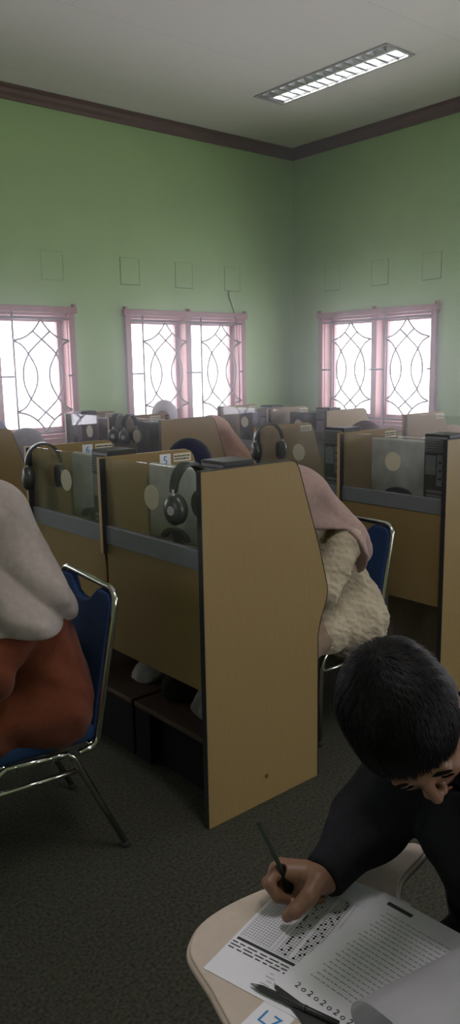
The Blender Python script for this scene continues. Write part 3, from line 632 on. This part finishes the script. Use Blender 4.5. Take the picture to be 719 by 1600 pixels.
    if pants:
        def tr(P):
            d = None
            for i, q in ((0, -1), (1, 1)):
                c_ = chain(P, [hip+np.array((0, 0.08*q, -0.03)), kn[i], ft[i]+np.array((0, 0, 0.02))], [0.105, 0.085, 0.075], 0.03); d = c_ if d is None else smin(d, c_, 0.02)
            return d+folds(P, 30, seed+5)*0.005
        sdf_obj('trousers', [(tr, (-0.62, -0.30, 0.0), (0.2, 0.30, 0.75), 0.011)], M[pants], t)
    def hij(P):
        L = (P-hc.astype(np.float32))@Rm.astype(np.float32)
        n = folds(P, 24, seed+9, 1.5, (0.8, 0.5, -0.6)); n = (0.55*n+1.2*(1-2*np.abs(np.sin(P@np.array((19.0, 4.0, 11.5), np.float32)+0.9*np.sin(P@np.array((4.0, 7.0, -5.0), np.float32)+seed)))))*fold*0.75*np.clip((hc[2]-P[..., 2])*6, 0.15, 1.0)
        d = ell(L, (-0.018, 0, 0.022), (0.122, 0.103, 0.118))
        d = smin(d, cone(P, hc+np.array((0.02, 0, -0.07)), nb-dirv*0.02+np.array((0.0, 0, 0)), 0.095, 0.125, (1, 1.1, 1)), 0.05)
        d = smin(d, cone(P, nb-dirv*0.03, chest+dirv*0.04+np.array((-0.03, 0, 0)), 0.125, 0.175, (0.95, wide, 1)), 0.06)
        if backdrape: d = smin(d, cone(P, hc+np.array((0.06, 0, 0.035)), chest+np.array((backdrape, 0, 0.02)), 0.08, 0.10, (1, 1.7, 1)), 0.05)
        for i in (0, 1): d = smin(d, cone(P, sh[i], el_[i], 0.088, 0.074), 0.05)
        d = d+n
        d = smax(d, -ell(L, (0.105, 0, -0.012), (0.062, 0.060, 0.084)), 0.012)            # face opening
        if slope: return smax(d, np.minimum(hem-slope*P[..., 0], 0.98)-P[..., 2], 0.012)
        zc = P[..., 2]+0.10*P[..., 0]*(1 if backdrape else -0.5)
        return smax(d, hem-zc, 0.012)
    sdf_obj('headscarf', [(hij, (hc[0]-0.3, -0.40, min(hem-0.10, 0.68) if slope else hem-0.10), (max(0.36, backdrape+0.2), 0.40, top), h)], M[scarf], t)
    if face:
        for s in (-1, 1):
            p = hc+Rm@np.array((0.090, 0.032*s, 0.008)); MB().ball(p, 0.010, (0.8, 1.3, 0.55)).build('eye', M['eye'], b, True)
            q = hc+Rm@np.array((0.092, 0.034*s, 0.034)); MB().ball(q, 0.01, (0.6, 2.0, 0.35)).build('eyebrow', M['hair'], b, True)
        q = hc+Rm@np.array((0.095, 0, -0.064)); MB().ball(q, 0.01, (0.5, 2.0, 0.7)).build('mouth', M['lip'], b, True)
    return t
hijabi('person in rust dress and greige headscarf seated on blue chair, left foreground', 1.115, 2.36, math.radians(-6), 0.13, 'greige', 'rust', 'skin2', 0.008, hem=0.84, nod=0.45, seed=3, backdrape=0.07, hipw=1.15, wide=1.62, elb=(-0.16, 0.03, -0.235), fold=0.017)
hijabi('person in beige crinkled blouse and dusty pink scarf behind the big panel', 2.60, 2.30, math.radians(4), 0.46, 'dusty_pink', 'beige', 'skin2', 0.008, pants='tan', hem=0.56, slope=1.9, nod=0.6, seed=11, backdrape=0.10, elb=(-0.13, -0.01, -0.19), fold=0.012, crinkle=0.0022)
hijabi('person in navy headscarf bent behind the number 5 divider', 2.51, 2.98, 0, 0.30, 'navy', 'navy', 'skin2', 0.010, nod=0.7, seed=21, seat=0.50)
hijabi('person in peach headscarf leaning beside the distant carrel side panel', 3.97, 4.55, 0, 0.38, 'peach', 'peach', 'skin2', 0.010, nod=0.7, seed=31, backdrape=0.09, seat=0.50)
hijabi('person in pale headscarf facing the camera above distant glass screen', 3.76, 5.22, math.radians(46), 0.08, 'pale_lilac', 'slate', 'skin2', 0.006, nod=0.12, seed=41, face=True, seat=0.55)
hijabi('person in lilac-grey headscarf behind the far left carrel panel', 2.62, 4.86, 0, 0.36, 'lilac', 'lilac', 'skin2', 0.010, nod=0.7, seed=51)
hijabi('person in slate blue at the left frame edge against the window', 2.57, 5.52, 0, 0.20, 'slate', 'slate', 'skin2', 0.010, nod=0.5, seed=61)
hijabi('person in mauve-grey headscarf and pink sleeves at the middle-row glass', 3.79, 2.98, 0, 0.26, 'mauve', 'dusty_pink', 'skin2', 0.010, nod=0.7, seed=71, seat=0.50)
hijabi('person in pale pink headscarf behind the right frame edge carrel', 3.76, 2.38, 0, 0.24, 'pale_pink', 'pale_pink', 'skin2', 0.010, nod=0.7, seed=81, seat=0.50)

# ------------------------------------------------------------------ boy writing at the tablet chair
def boy():
    t = empty('person', (1.32, 0.60, 0), 0, 'boy with short black hair in black jacket, writing with a pencil, right foreground', 'person')
    O = np.array((1.32, 0.60, 0.0)); A = lambda *p: np.array(p)-O
    hc = A(0.933, 0.683, 1.103); Rm = rot_from((-0.30, -0.62, -0.72), (-0.75, -0.12, 0.62))
    nb = A(1.10, 0.64, 1.02); chest = A(1.19, 0.62, 0.85); hip = A(1.34, 0.60, 0.53)
    shr, elr, wrr = A(1.115, 0.785, 0.935), A(1.075, 0.875, 0.785), A(0.925, 0.852, 0.752)
    shl, ell_, wrl = A(1.13, 0.44, 0.935), A(1.03, 0.33, 0.785), A(0.88, 0.40, 0.745)
    mh = Matrix([list(Rm[i])+[hc[i]] for i in range(3)]+[[0, 0, 0, 1]])
    # hand joints (world coordinates)
    K = {'wrist': (0.925, 0.852, 0.752), 'index': [(0.864, 0.908, 0.764), (0.837, 0.900, 0.756), (0.844, 0.886, 0.733), (0.867, 0.878, 0.719)],
         'middle': [(0.885, 0.918, 0.757), (0.850, 0.916, 0.742), (0.862, 0.892, 0.720), (0.884, 0.884, 0.714)],
         'ring': [(0.898, 0.912, 0.742), (0.866, 0.905, 0.724), (0.885, 0.878, 0.711), (0.905, 0.866, 0.711)],
         'little': [(0.912, 0.897, 0.730), (0.886, 0.886, 0.714), (0.905, 0.862, 0.710), (0.921, 0.850, 0.711)],
         'thumb': [(0.900, 0.842, 0.760), (0.868, 0.833, 0.751), (0.838, 0.837, 0.737), (0.832, 0.849, 0.723)]}
    def hand(P):
        wv = A(*K['wrist'])
        d = chain(P, [wv+np.array((0.06, 0.002, 0.004)), wv], [0.027, 0.025], 0.01)
        for f, r in (('index', 0.0155), ('middle', 0.0155), ('ring', 0.015), ('little', 0.0135)):
            d = smin(d, cone(P, wv, A(*K[f][0]), 0.021, r), 0.014)
        d = smin(d, cone(P, wv, A(0.884, 0.889, 0.724), 0.020, 0.015), 0.010)
        for f, rr in (('index', (0.0125, 0.0108, 0.0095, 0.0082)), ('middle', (0.0125, 0.011, 0.0097, 0.0084)), ('ring', (0.0118, 0.0105, 0.009, 0.008)), ('little', (0.0105, 0.009, 0.008, 0.007))):
            d = smin(d, chain(P, [A(*q) for q in K[f]], rr, 0.004), 0.005)
        d = smin(d, cone(P, wv, A(*K['thumb'][0]), 0.022, 0.019), 0.012)
        d = smin(d, chain(P, [A(*q) for q in K['thumb']], (0.019, 0.0148, 0.0128, 0.0102), 0.004), 0.006)
        d = smax(d, -cone(P, A(0.8805, 0.8905, 0.728), A(0.8655, 0.8975, 0.772), 0.0105, 0.0075), 0.005)   # hollow round the pencil
        return smax(d, -cone(P, A(0.8655, 0.8975, 0.772), A(0.850, 0.904, 0.812), 0.0058, 0.0052), 0.004)
    def torso(P):
        d = smin(cone(P, hip, chest, 0.11, 0.11, (1, 1.15, 1)), cone(P, chest, nb, 0.10, 0.05, (1, 1.2, 1)), 0.05)
        d = smin(d, cone(P, nb, hc+Rm@np.array((-0.03, 0, -0.08)), 0.052, 0.05), 0.03)
        for a in ([shr, elr, wrr], [shl, ell_, wrl]): d = smin(d, chain(P, a, [0.045, 0.033, 0.024], 0.02), 0.02)
        d = smin(d, ell(P, wrl+np.array((-0.05, 0.01, -0.003)), (0.05, 0.038, 0.016)), 0.01)
        for k in range(4): d = smin(d, chain(P, [wrl+np.array((-0.08, 0.01+(k-1.5)*0.019, 0)), wrl+np.array((-0.12, 0.012+(k-1.5)*0.02, 0.0)), wrl+np.array((-0.145+0.006*abs(k-1.5), 0.012+(k-1.5)*0.02, -0.012))], [0.010, 0.009, 0.008], 0.004), 0.006)
        d = smin(d, chain(P, [wrl+np.array((-0.03, 0.035, 0)), wrl+np.array((-0.07, 0.06, -0.006)), wrl+np.array((-0.10, 0.062, -0.012))], [0.012, 0.010, 0.008], 0.004), 0.008)
        for q in (-1, 1): d = smin(d, chain(P, [hip+np.array((0, 0.09*q, -0.02)), A(0.93, 0.60+0.10*q, 0.52), A(0.98, 0.60+0.11*q, 0.06)], [0.08, 0.055, 0.04], 0.03), 0.03)
        return d
    body = sdf_obj('body', [(lambda P: head_sdf(P), (-0.13, -0.11, -0.16), (0.14, 0.11, 0.14), 0.0032, mh), (hand, tuple(A(0.80, 0.79, 0.69)), tuple(A(1.02, 0.96, 0.82)), 0.0022),
                            (torso, tuple(A(0.68, 0.22, 0.0)), tuple(A(1.52, 0.98, 1.16)), 0.0085)], M['skin'], t)
    for f in ('thumb', 'index'):
        a, b_ = A(*K[f][2]), A(*K[f][3]); dv = Vector(b_-a).normalized(); up = Vector((-0.6, -0.45, 0.65)); up = (up-dv*up.dot(dv)).normalized()
        mt = Matrix((dv, up.cross(dv), up)).transposed().to_4x4(); MB().ball(Vector(b_)+up*0.0075+dv*0.001, 0.006, (1.0, 0.85, 0.28), mt).build('fingernail', M['nail'], body, True)
    for s in (-1, 1):
        q = hc+Rm@np.array((0.091, 0.034*s, 0.034)); m3 = Matrix([list(Rm[i]) for i in range(3)]).to_4x4()
        MB().ball(q, 0.008, (0.36, 2.0, 0.22), m3).build('eyebrow', M['hair'], body, True)
        q = hc+Rm@np.array((0.0895, 0.032*s, -0.002)); MB().ball(q, 0.007, (0.30, 1.5, 0.13), m3).build('eyelashes', M['hair'], body, True)
    q = hc+Rm@np.array((0.0955, 0, -0.064)); MB().ball(q, 0.010, (0.35, 2.0, 0.75), Matrix([list(Rm[i]) for i in range(3)]).to_4x4()).build('lips', M['lip'], body, True)
    def hair(P):
        d = ell(P, (-0.018, 0, 0.034), (0.108, 0.090, 0.103))
        az = np.arctan2(P[..., 1], P[..., 0]+0.05); el2 = np.arctan2(P[..., 2]-0.02, np.hypot(P[..., 0]+0.05, P[..., 1]))
        lock = np.sin(az*21+3.2*np.sin(el2*4+az*3))*0.5+np.sin(az*43+5*el2+2*np.sin(az*7))*0.35+np.sin(az*87+9*el2)*0.2
        d = d-lock*0.0010-0.002*np.sin(P[..., 0]*55+P[..., 1]*31)
        Q = np.abs(P[..., 1])
        line = 0.050-0.9*(np.clip(Q-0.035, 0, 1))-1.05*np.clip(0.085-P[..., 0], 0, 0.09)+0.006*np.sin(P[..., 1]*160)+0.004*np.sin(P[..., 1]*390)   # front hairline
        face = np.where(P[..., 0] > -0.02, line, -0.075-0.35*np.clip(-0.02-P[..., 0], 0, 0.1))
        cut = face-P[..., 2]
        side = smax(np.abs(P[..., 0]+0.0)-0.03, 0, 0.001)
        d = smax(d, cut*0.8, 0.006)
        d = smax(d, -ell(np.stack([P[..., 0], Q, P[..., 2]], -1), (-0.006, 0.10, -0.004), (0.026, 0.03, 0.038)), 0.005)
        return d
    ho = sdf_obj('hair', [(hair, (-0.145, -0.115, -0.13), (0.125, 0.115, 0.16), 0.0026, mh)], M['hair'], body)
    hm_ = ho.data; n = len(hm_.vertices); co = np.empty(n*3, np.float32); hm_.vertices.foreach_get('co', co); co = co.reshape(-1, 3)
    Lc = (co-hc.astype(np.float32))@Rm.astype(np.float32); rs = np.random.RandomState(5)
    bm = bmesh.new(); bm.from_mesh(hm_); cen = np.array((-0.018, 0, 0.034)); whorl = np.array((-0.075, 0.012, 0.115))
    rad = np.array((0.108, 0.090, 0.103))
    for i in rs.choice(n, 9000):                        # short locks lying over the cap
        p = Lc[i].astype(float); q = (p-cen)/rad
        if np.linalg.norm(q) < 0.93: continue
        nrm = (p-cen)/(rad*rad); nrm /= np.linalg.norm(nrm); fl = p-whorl; fl -= nrm*(fl@nrm)
        if np.linalg.norm(fl) < 0.004: continue
        fl /= np.linalg.norm(fl); sd = np.cross(nrm, fl); fl = fl+sd*rs.normal(0, 0.28); fl /= np.linalg.norm(fl); sd = np.cross(nrm, fl)
        ln = rs.uniform(0.012, 0.026); w_ = rs.uniform(0.0005, 0.0010); lift = rs.uniform(0.0, 0.0035); prev = None
        for k in range(4):
            u = k/3; c_ = p+fl*ln*u-nrm*(0.9*(ln*u)**2/0.2)+nrm*(0.0006+lift*u)
            ww = w_*(1-0.85*u); v0, v1 = [bm.verts.new(hc+Rm@(c_+sd*e_*ww)) for e_ in (-1, 1)]
            if prev: bm.faces.new((prev[0], prev[1], v1, v0)).smooth = True
            prev = (v0, v1)
    bm.to_mesh(hm_); bm.free()
    def jacket(P):
        n = folds(P, 34, 4, 1.6, (0.6, 0.6, 0.8))*0.006
        d = smin(cone(P, hip-np.array((0, 0, 0.03)), chest, 0.165, 0.145, (1, 1.2, 1)), cone(P, chest, nb, 0.145, 0.075, (1, 1.3, 1)), 0.06)
        ax = (wrr-elr)/np.linalg.norm(wrr-elr); arm = chain(P, [shr, elr, wrr+ax*0.03], [0.078, 0.066, 0.038], 0.03); cutp = (P-wrr.astype(np.float32))@ax.astype(np.float32)-0.004
        d = smin(d, smax(arm, cutp, 0.006), 0.02)
        d = smin(d, chain(P, [shl, ell_, wrl+np.array((0.03, 0, 0.004))], [0.078, 0.062, 0.042], 0.03), 0.04)
        d = d+n
        d = smax(d, -cone(P, nb+(hc-nb)*0.25, hc, 0.055, 0.075), 0.01)
        return d
    sdf_obj('jacket', [(jacket, tuple(A(0.70, 0.20, 0.38)), tuple(A(1.55, 0.98, 1.14)), 0.0075)], M['jacket'], body)
    def collar(P):
        d = np.abs(cone(P, nb-np.array((-.01, 0, 0.03)), nb+(hc-nb)*0.38, 0.088, 0.078))-0.006
        ax = (hc-nb)/np.linalg.norm(hc-nb); tt = (P-nb.astype(np.float32))@ax.astype(np.float32); return smax(d, np.abs(tt-0.03)-0.035, 0.006)
    sdf_obj('collar', [(collar, tuple(nb-0.16), tuple(nb+0.16), 0.005)], M['jacket'], body)
    def trs(P):
        d = None
        for q in (-1, 1):
            c_ = chain(P, [hip+np.array((0, 0.09*q, -0.03)), A(0.93, 0.60+0.10*q, 0.52), A(0.98, 0.60+0.11*q, 0.05)], [0.115, 0.085, 0.07], 0.03); d = c_ if d is None else smin(d, c_, 0.02)
        return d+folds(P, 30, 8)*0.004
    sdf_obj('trousers', [(trs, tuple(A(0.78, 0.28, 0.0)), tuple(A(1.50, 0.92, 0.68)), 0.011)], M['jacket'], body)
    for q in (-1, 1):
        def shoe(P): return smax(smin(ell(P, A(0.93, 0.60+0.11*q, 0.045), (0.12, 0.045, 0.042)), ell(P, A(1.0, 0.60+0.11*q, 0.06), (0.05, 0.042, 0.05)), 0.02), -P[..., 2]+0.002, 0.004)
        sdf_obj('shoe', [(shoe, tuple(A(0.78, 0.54+0.11*q, -0.02)), tuple(A(1.08, 0.66+0.11*q, 0.13)), 0.007)], M['black'], body)
boy()
# pencil held in the hand
def pencil():
    a, b = Vector((0.8909, 0.8874, 0.7045)), Vector((0.8258, 0.9143, 0.875)); d = (b-a).normalized(); L = (b-a).length
    t = empty('pencil', a, 0, 'dark green pencil held in the writing hand', 'pencil')
    MB().tube([d*0.018, d*(L-0.004)], 0.0046, 6).build('shaft', M['pencil'], t)
    MB().tube([d*0.003, d*0.018], 0, 8, radii=[0.0009, 0.0045]).build('sharpened_tip', M['pencilwood'], t)
    MB().tube([d*0.0, d*0.003], 0, 6, radii=[0.0003, 0.0009]).build('lead', M['ink'], t)
    MB().tube([d*(L-0.004), d*L], 0.0044, 6).build('end_cap', M['black'], t)
pencil()

# ------------------------------------------------------------------ tablet chair, papers, pen
TZ = 0.70
def tablet_chair():
    t = empty('tablet_chair', (1.30, 0.60, 0), 0, 'writing tablet chair with cream top under the test papers, right foreground', 'chair')
    o = Vector((1.30, 0.60, 0))
    edge = [(1.155, 0.868), (1.09, 0.868), (0.98, 0.912), (0.89, 0.947), (0.80, 0.962), (0.735, 0.958), (0.695, 0.938), (0.671, 0.912), (0.660, 0.875), (0.650, 0.83), (0.638, 0.79), (0.625, 0.74), (0.615, 0.66), (0.61, 0.55), (0.62, 0.44), (0.65, 0.40), (0.70, 0.385), (0.86, 0.385), (0.93, 0.40), (0.97, 0.45), (0.985, 0.55), (1.0, 0.68), (1.03, 0.76), (1.08, 0.80), (1.155, 0.815), (1.19, 0.825), (1.197, 0.845), (1.185, 0.86)]
    sp = spline([(x, y, 0) for x, y in edge+[edge[0]]], 4)[:-1]
    MB().prism([(p.x-o.x, p.y-o.y) for p in sp], 'z', TZ-0.020, TZ, bev=0.003).build('writing_tablet', M['tablet'], t)
    rim = MB().tube([(p.x-o.x, p.y-o.y, TZ-0.011) for p in sp], 0.0065, 8, closed=True); rim.build('edge_trim', mat('cream_edging', (0.40, 0.32, 0.27), 0.5), t, True)
    b = MB(); b.tube(fillet([(1.16-o.x, 0.845-o.y, 0.672), (1.12-o.x, 0.835-o.y, 0.668), (1.02-o.x, 0.79-o.y, 0.665), (0.80-o.x, 0.75-o.y, 0.668)], 0.04), 0.010, 10); b.tube(fillet([(1.16-o.x, 0.845-o.y, 0.672), (1.30-o.x, 0.86-o.y, 0.66), (1.36-o.x, 0.86-o.y, 0.44)], 0.05), 0.011, 10)
    b.build('tablet_arm', M['black'], t, True)
    MB().prism(roundrect(-0.18, 0.22, -0.22, 0.22, 0.06), 'z', 0.42, 0.455, bev=0.01).build('seat', M['black'], t)
    MB().prism(roundrect(-0.21, 0.21, 0.52, 0.88, 0.06), 'x', 0.245, 0.275, bev=0.008).build('backrest', M['black'], t)
    for x in (-0.16, 0.25):
        for y in (-0.21, 0.21): MB().tube([(x+(0.04 if x > 0 else -0.03), y, 0.0), (x, y, 0.42)]+([(x+0.02, y, 0.70)] if x > 0 else []), 0.011, 10).build('leg', M['chrome'], t, True)
tablet_chair()
def frame2(o, ang):
    e1 = Vector((math.cos(ang), math.sin(ang), 0)); e2 = Vector((math.sin(ang), -math.cos(ang), 0))
    return lambda a, b, z: Vector((o[0], o[1], 0))+e1*a+e2*b+Vector((0, 0, z))
def slab(mb, F, a0, a1, b0, b1, z0, z1, mi=0):
    P = [F(a, b, z) for z in (z0, z1) for a, b in ((a0, b0), (a1, b0), (a1, b1), (a0, b1))]
    b = bmesh.new(); vs = [b.verts.new(p) for p in P]
    for f in ((0,1,2,3),(7,6,5,4),(0,4,5,1),(1,5,6,2),(2,6,7,3),(3,7,4,0)): b.faces.new([vs[i] for i in f])
    bmesh.ops.recalc_face_normals(b, faces=b.faces); mb.merge(b, mi)
def flat(mb, F, a0, a1, b0, b1, z, mi=0): mb.quad(F(a0, b0, z), F(a0, b1, z), F(a1, b1, z), F(a1, b0, z), mi)
def local(o, p):
    for v in o.data.vertices: pass
    return o
def answer_sheet():
    F = frame2((0.667, 0.873), math.radians(14)); z = TZ+0.0012
    s = MB(); slab(s, F, 0, 0.33, 0, 0.215, TZ+0.0004, z); o = s.build('answer_sheet', M['paper'])
    tag(o, 'white answer sheet with bubble grid under the writing hand', 'paper')
    p = MB(); zz = z+0.0003
    flat(p, F, 0.084, 0.090, 0.006, 0.205, zz)
    for k in range(3):
        b = 0.004
        while b < 0.20:
            l = random.uniform(0.008, 0.02); flat(p, F, 0.062+k*0.007, 0.0645+k*0.007, b, b+l, zz); b += l+random.uniform(0.003, 0.006)
    for a0, a1, b0, b1 in ((0.094, 0.0945, 0.006, 0.21), (0.272, 0.2725, 0.0, 0.21), (0.094, 0.272, 0.070, 0.0705), (0.094, 0.272, 0.006, 0.0065), (0.094, 0.272, 0.138, 0.1385)): flat(p, F, a0, a1, b0, b1, zz)
    p.build('printed_rules', M['ink'], o)
    g = MB()
    def bub(a, b, r, mbx):
        vs = [mbx.bm.verts.new(F(a+r*math.cos(2*PI*i/8), b+r*math.sin(2*PI*i/8), zz)) for i in range(8)]; mbx.bm.faces.new(vs[::-1])
    d = MB()
    for i in range(30):
        for j in range(24):
            a, b = 0.099+i*0.0058, 0.010+j*0.0052
            if 10 < j < 13: continue
            if j >= 13 and (j-13) % 6 == 5: continue
            bub(a, b, 0.0019, g)
    for i in range(30):
        for base in (13, 19):
            if random.random() < 0.9: bub(0.099+i*0.0058, 0.010+(base+random.randint(0, 3))*0.0052, 0.0025, d)
    g.build('bubble_grid', M['greyink'], o); d.build('filled_bubbles', M['ink'], o)
    q = MB()
    for k in range(5):
        b = 0.02+random.uniform(0, 0.01)
        for _ in range(3): l = random.uniform(0.006, 0.018); flat(q, F, 0.018+k*0.008, 0.0195+k*0.008, b+0.07, b+0.07+l, zz); b += l+random.uniform(0.006, 0.02)
    q.build('faint_heading', M['greyink'], o)
answer_sheet()
def booklet():
    F = frame2((0.727, 0.772), math.radians(4)); zt = TZ+0.0062
    t = empty('question_booklet', (0.727, 0.772, TZ), 0, 'stapled question booklet with a rolled-over page on the tablet', 'booklet')
    T = Vector((0.727, 0.772, TZ)); G = lambda a, b, z: F(a, b, z)-T
    s = MB(); slab(s, G, 0, 0.297, 0, 0.21, TZ+0.0016, zt); o = s.build('pages', M['paper'], t)
    p = MB(); zz = zt+0.0003
    for k in range(20):                                   # printed lines, read from the boy's side
        b = 0.030+0.004*(k % 3); a = 0.052+k*0.0105
        if a > 0.262: break
        end = 0.195
        while b < end:
            l = random.uniform(0.004, 0.013); flat(p, G, a, a+0.0022, b, min(b+l, end), zz); b += l+0.0022
    p.build('printed_lines', M['greyink'], o)
    h = MB(); slab(h, G, 0.272, 0.281, 0.022, 0.072, zt, zz); h.build('heading_bar', M['ink'], o)
    me = text_mesh('2 o 2 o 2 o 2 o 2', 0.0155)
    e1 = (G(1, 0, 0)-G(0, 0, 0)); e2 = (G(0, 1, 0)-G(0, 0, 0))
    R = Matrix((-e2, -e1, Vector((0, 0, 1)))).transposed()
    R = Matrix((e2, e1, Vector((0, 0, 1)))).transposed(); R = Matrix((e2, e1, e2.cross(e1))).transposed()
    me.transform(Matrix.Translation(G(0.022, 0.080, zz)) @ R.to_4x4()); link('page_ornament', me, M['ink'], o)
    # page rolled over from the right-hand side, roll axis along the sheet's long side
    r = MB(); bb = bmesh.new(); prof = []
    for i in range(25): a = -PI*0.5-(1.55*PI)*i/24; prof.append((0.175+0.030*math.cos(a)*1.05, zt+0.0325+0.030*math.sin(a)))
    prof = [(0.205, zt+0.001)]+prof
    prof = [(0.26, zt+0.030), (0.235, zt+0.050), (0.205, zt+0.0605)]+[(0.172+0.034*math.cos(a), zt+0.0335+0.030*math.sin(a)) for a in [PI*0.45+1.45*PI*i/22 for i in range(23)]]
    rows = []
    for b_, z_ in prof:
        rows.append([[bb.verts.new(G(0.012+0.285*u, b_+0.075*u, z_)) for u in (0, 0.25, 0.5, 0.75, 1)]])
    for i in range(len(rows)-1):
        for j in range(4): bb.faces.new((rows[i][0][j], rows[i][0][j+1], rows[i+1][0][j+1], rows[i+1][0][j]))
    bmesh.ops.solidify(bb, geom=list(bb.faces), thickness=0.0002); bmesh.ops.recalc_face_normals(bb, faces=bb.faces)
    r.merge(bb); r.build('rolled_page', M['thin_paper'], t, True)
booklet()
def pen():
    a, b = Vector((0.698, 0.794, TZ+0.007)), Vector((0.742, 0.652, TZ+0.0075)); d = (b-a).normalized(); L = (b-a).length
    t = empty('pen', a, 0, 'black ballpoint pen lying beside the booklet', 'pen')
    MB().tube([d*0.012, d*0.02, d*(L*0.55), d*L], 0, 14, radii=[0.0035, 0.0050, 0.0052, 0.0050]).build('barrel', M['black'], t, True)
    MB().tube([d*0.0, d*0.003, d*0.012], 0, 12, radii=[0.0006, 0.0016, 0.0035]).build('tip', M['slot'], t, True)
    MB().tube([d*(L*0.62), d*(L*0.66)], 0.0055, 14).build('ring', M['glossblack'], t, True)
pen()
def dark_piece():
    F = frame2((0.727, 0.772), math.radians(9)); m = MB()
    P = [F(a, b, 0) for a, b in ((-0.004, 0.004), (0.02, 0.02), (0.02, 0.20), (-0.045, 0.20), (-0.04, 0.10))]
    m.prism([(p.x, p.y) for p in P], 'z', TZ+0.0013, TZ+0.0058, bev=0.001)
    o = m.build('black_folder', M['black']); tag(o, 'black folder corner sticking out under the question booklet', 'folder')  # flat black shape laid under the booklet's near edge
def desk_tag():
    F = frame2((0.668, 0.756), math.radians(8)); s = MB(); slab(s, F, -0.03, 0.032, 0, 0.055, TZ+0.0002, TZ+0.0005)
    o = s.build('number_tag', M['paper']); tag(o, 'small white tag with blue handwriting on the tablet corner', 'tag')
    me = text_mesh('L7', 0.034); e1 = F(1, 0, 0)-F(0, 0, 0); e2 = F(0, 1, 0)-F(0, 0, 0)
    R = Matrix((e2, e1, e2.cross(e1))).transposed(); me.transform(Matrix.Translation(F(0.004, 0.028, TZ+0.0009)) @ R.to_4x4()); link('handwriting', me, M['blueink'], o)
dark_piece(); desk_tag()

# ------------------------------------------------------------------ things on the foot shelf
def lump(name, label, cat, c, r, m, seed):
    c = np.array(c)
    def f(P): return smax(ell(P, c, r)+folds(P, 45, seed, 2.0, (0.6, 0.8, 0.4))*0.010, 0.2565-P[..., 2], 0.006)
    o = sdf_obj(name, [(f, tuple(c-np.array(r)-0.03), tuple(c+np.array(r)+0.03), 0.007)], M[m]); tag(o, label, cat)
lump('cloth_bag', 'crumpled pale cloth bag on the foot shelf behind the modesty panel', 'bag', (1.88, 2.26, 0.31), (0.12, 0.16, 0.085), 'bag', 3)
lump('dark_bag', 'dark bag on the foot shelf left of the pale cloth bag', 'bag', (1.90, 2.56, 0.30), (0.11, 0.085, 0.075), 'dark_bag', 5)
lump('cloth_bag', 'small pale cloth at the left end of the foot shelf', 'bag', (1.88, 2.80, 0.285), (0.08, 0.07, 0.05), 'bag', 8)

# ------------------------------------------------------------------ thin scattering volume added to imitate lens flare round the windows
GLARE_D, GLARE_G = 0.060, 0.86
hm = bpy.data.materials.new('dusty_air'); hm.use_nodes = True; nt = hm.node_tree; nt.nodes.clear()
vs = nt.nodes.new('ShaderNodeVolumeScatter'); vs.inputs['Density'].default_value = GLARE_D; vs.inputs['Anisotropy'].default_value = GLARE_G; vs.inputs['Color'].default_value = (0.94, 0.95, 1.0, 1)
ou = nt.nodes.new('ShaderNodeOutputMaterial'); nt.links.new(vs.outputs[0], ou.inputs['Volume'])
k_ = 5.4                                                        # the haze volume is kept to the window half of the room
poly = [(k_-RY1-0.25, RY1+0.25), (RX1+0.25, RY1+0.25), (RX1+0.25, k_-RX1-0.25)]
tag(MB().prism(poly, 'z', 0.002, H-0.002).build('haze', hm), 'thin haze of dusty air glowing in the window half of the room', 'haze', None, 'stuff')
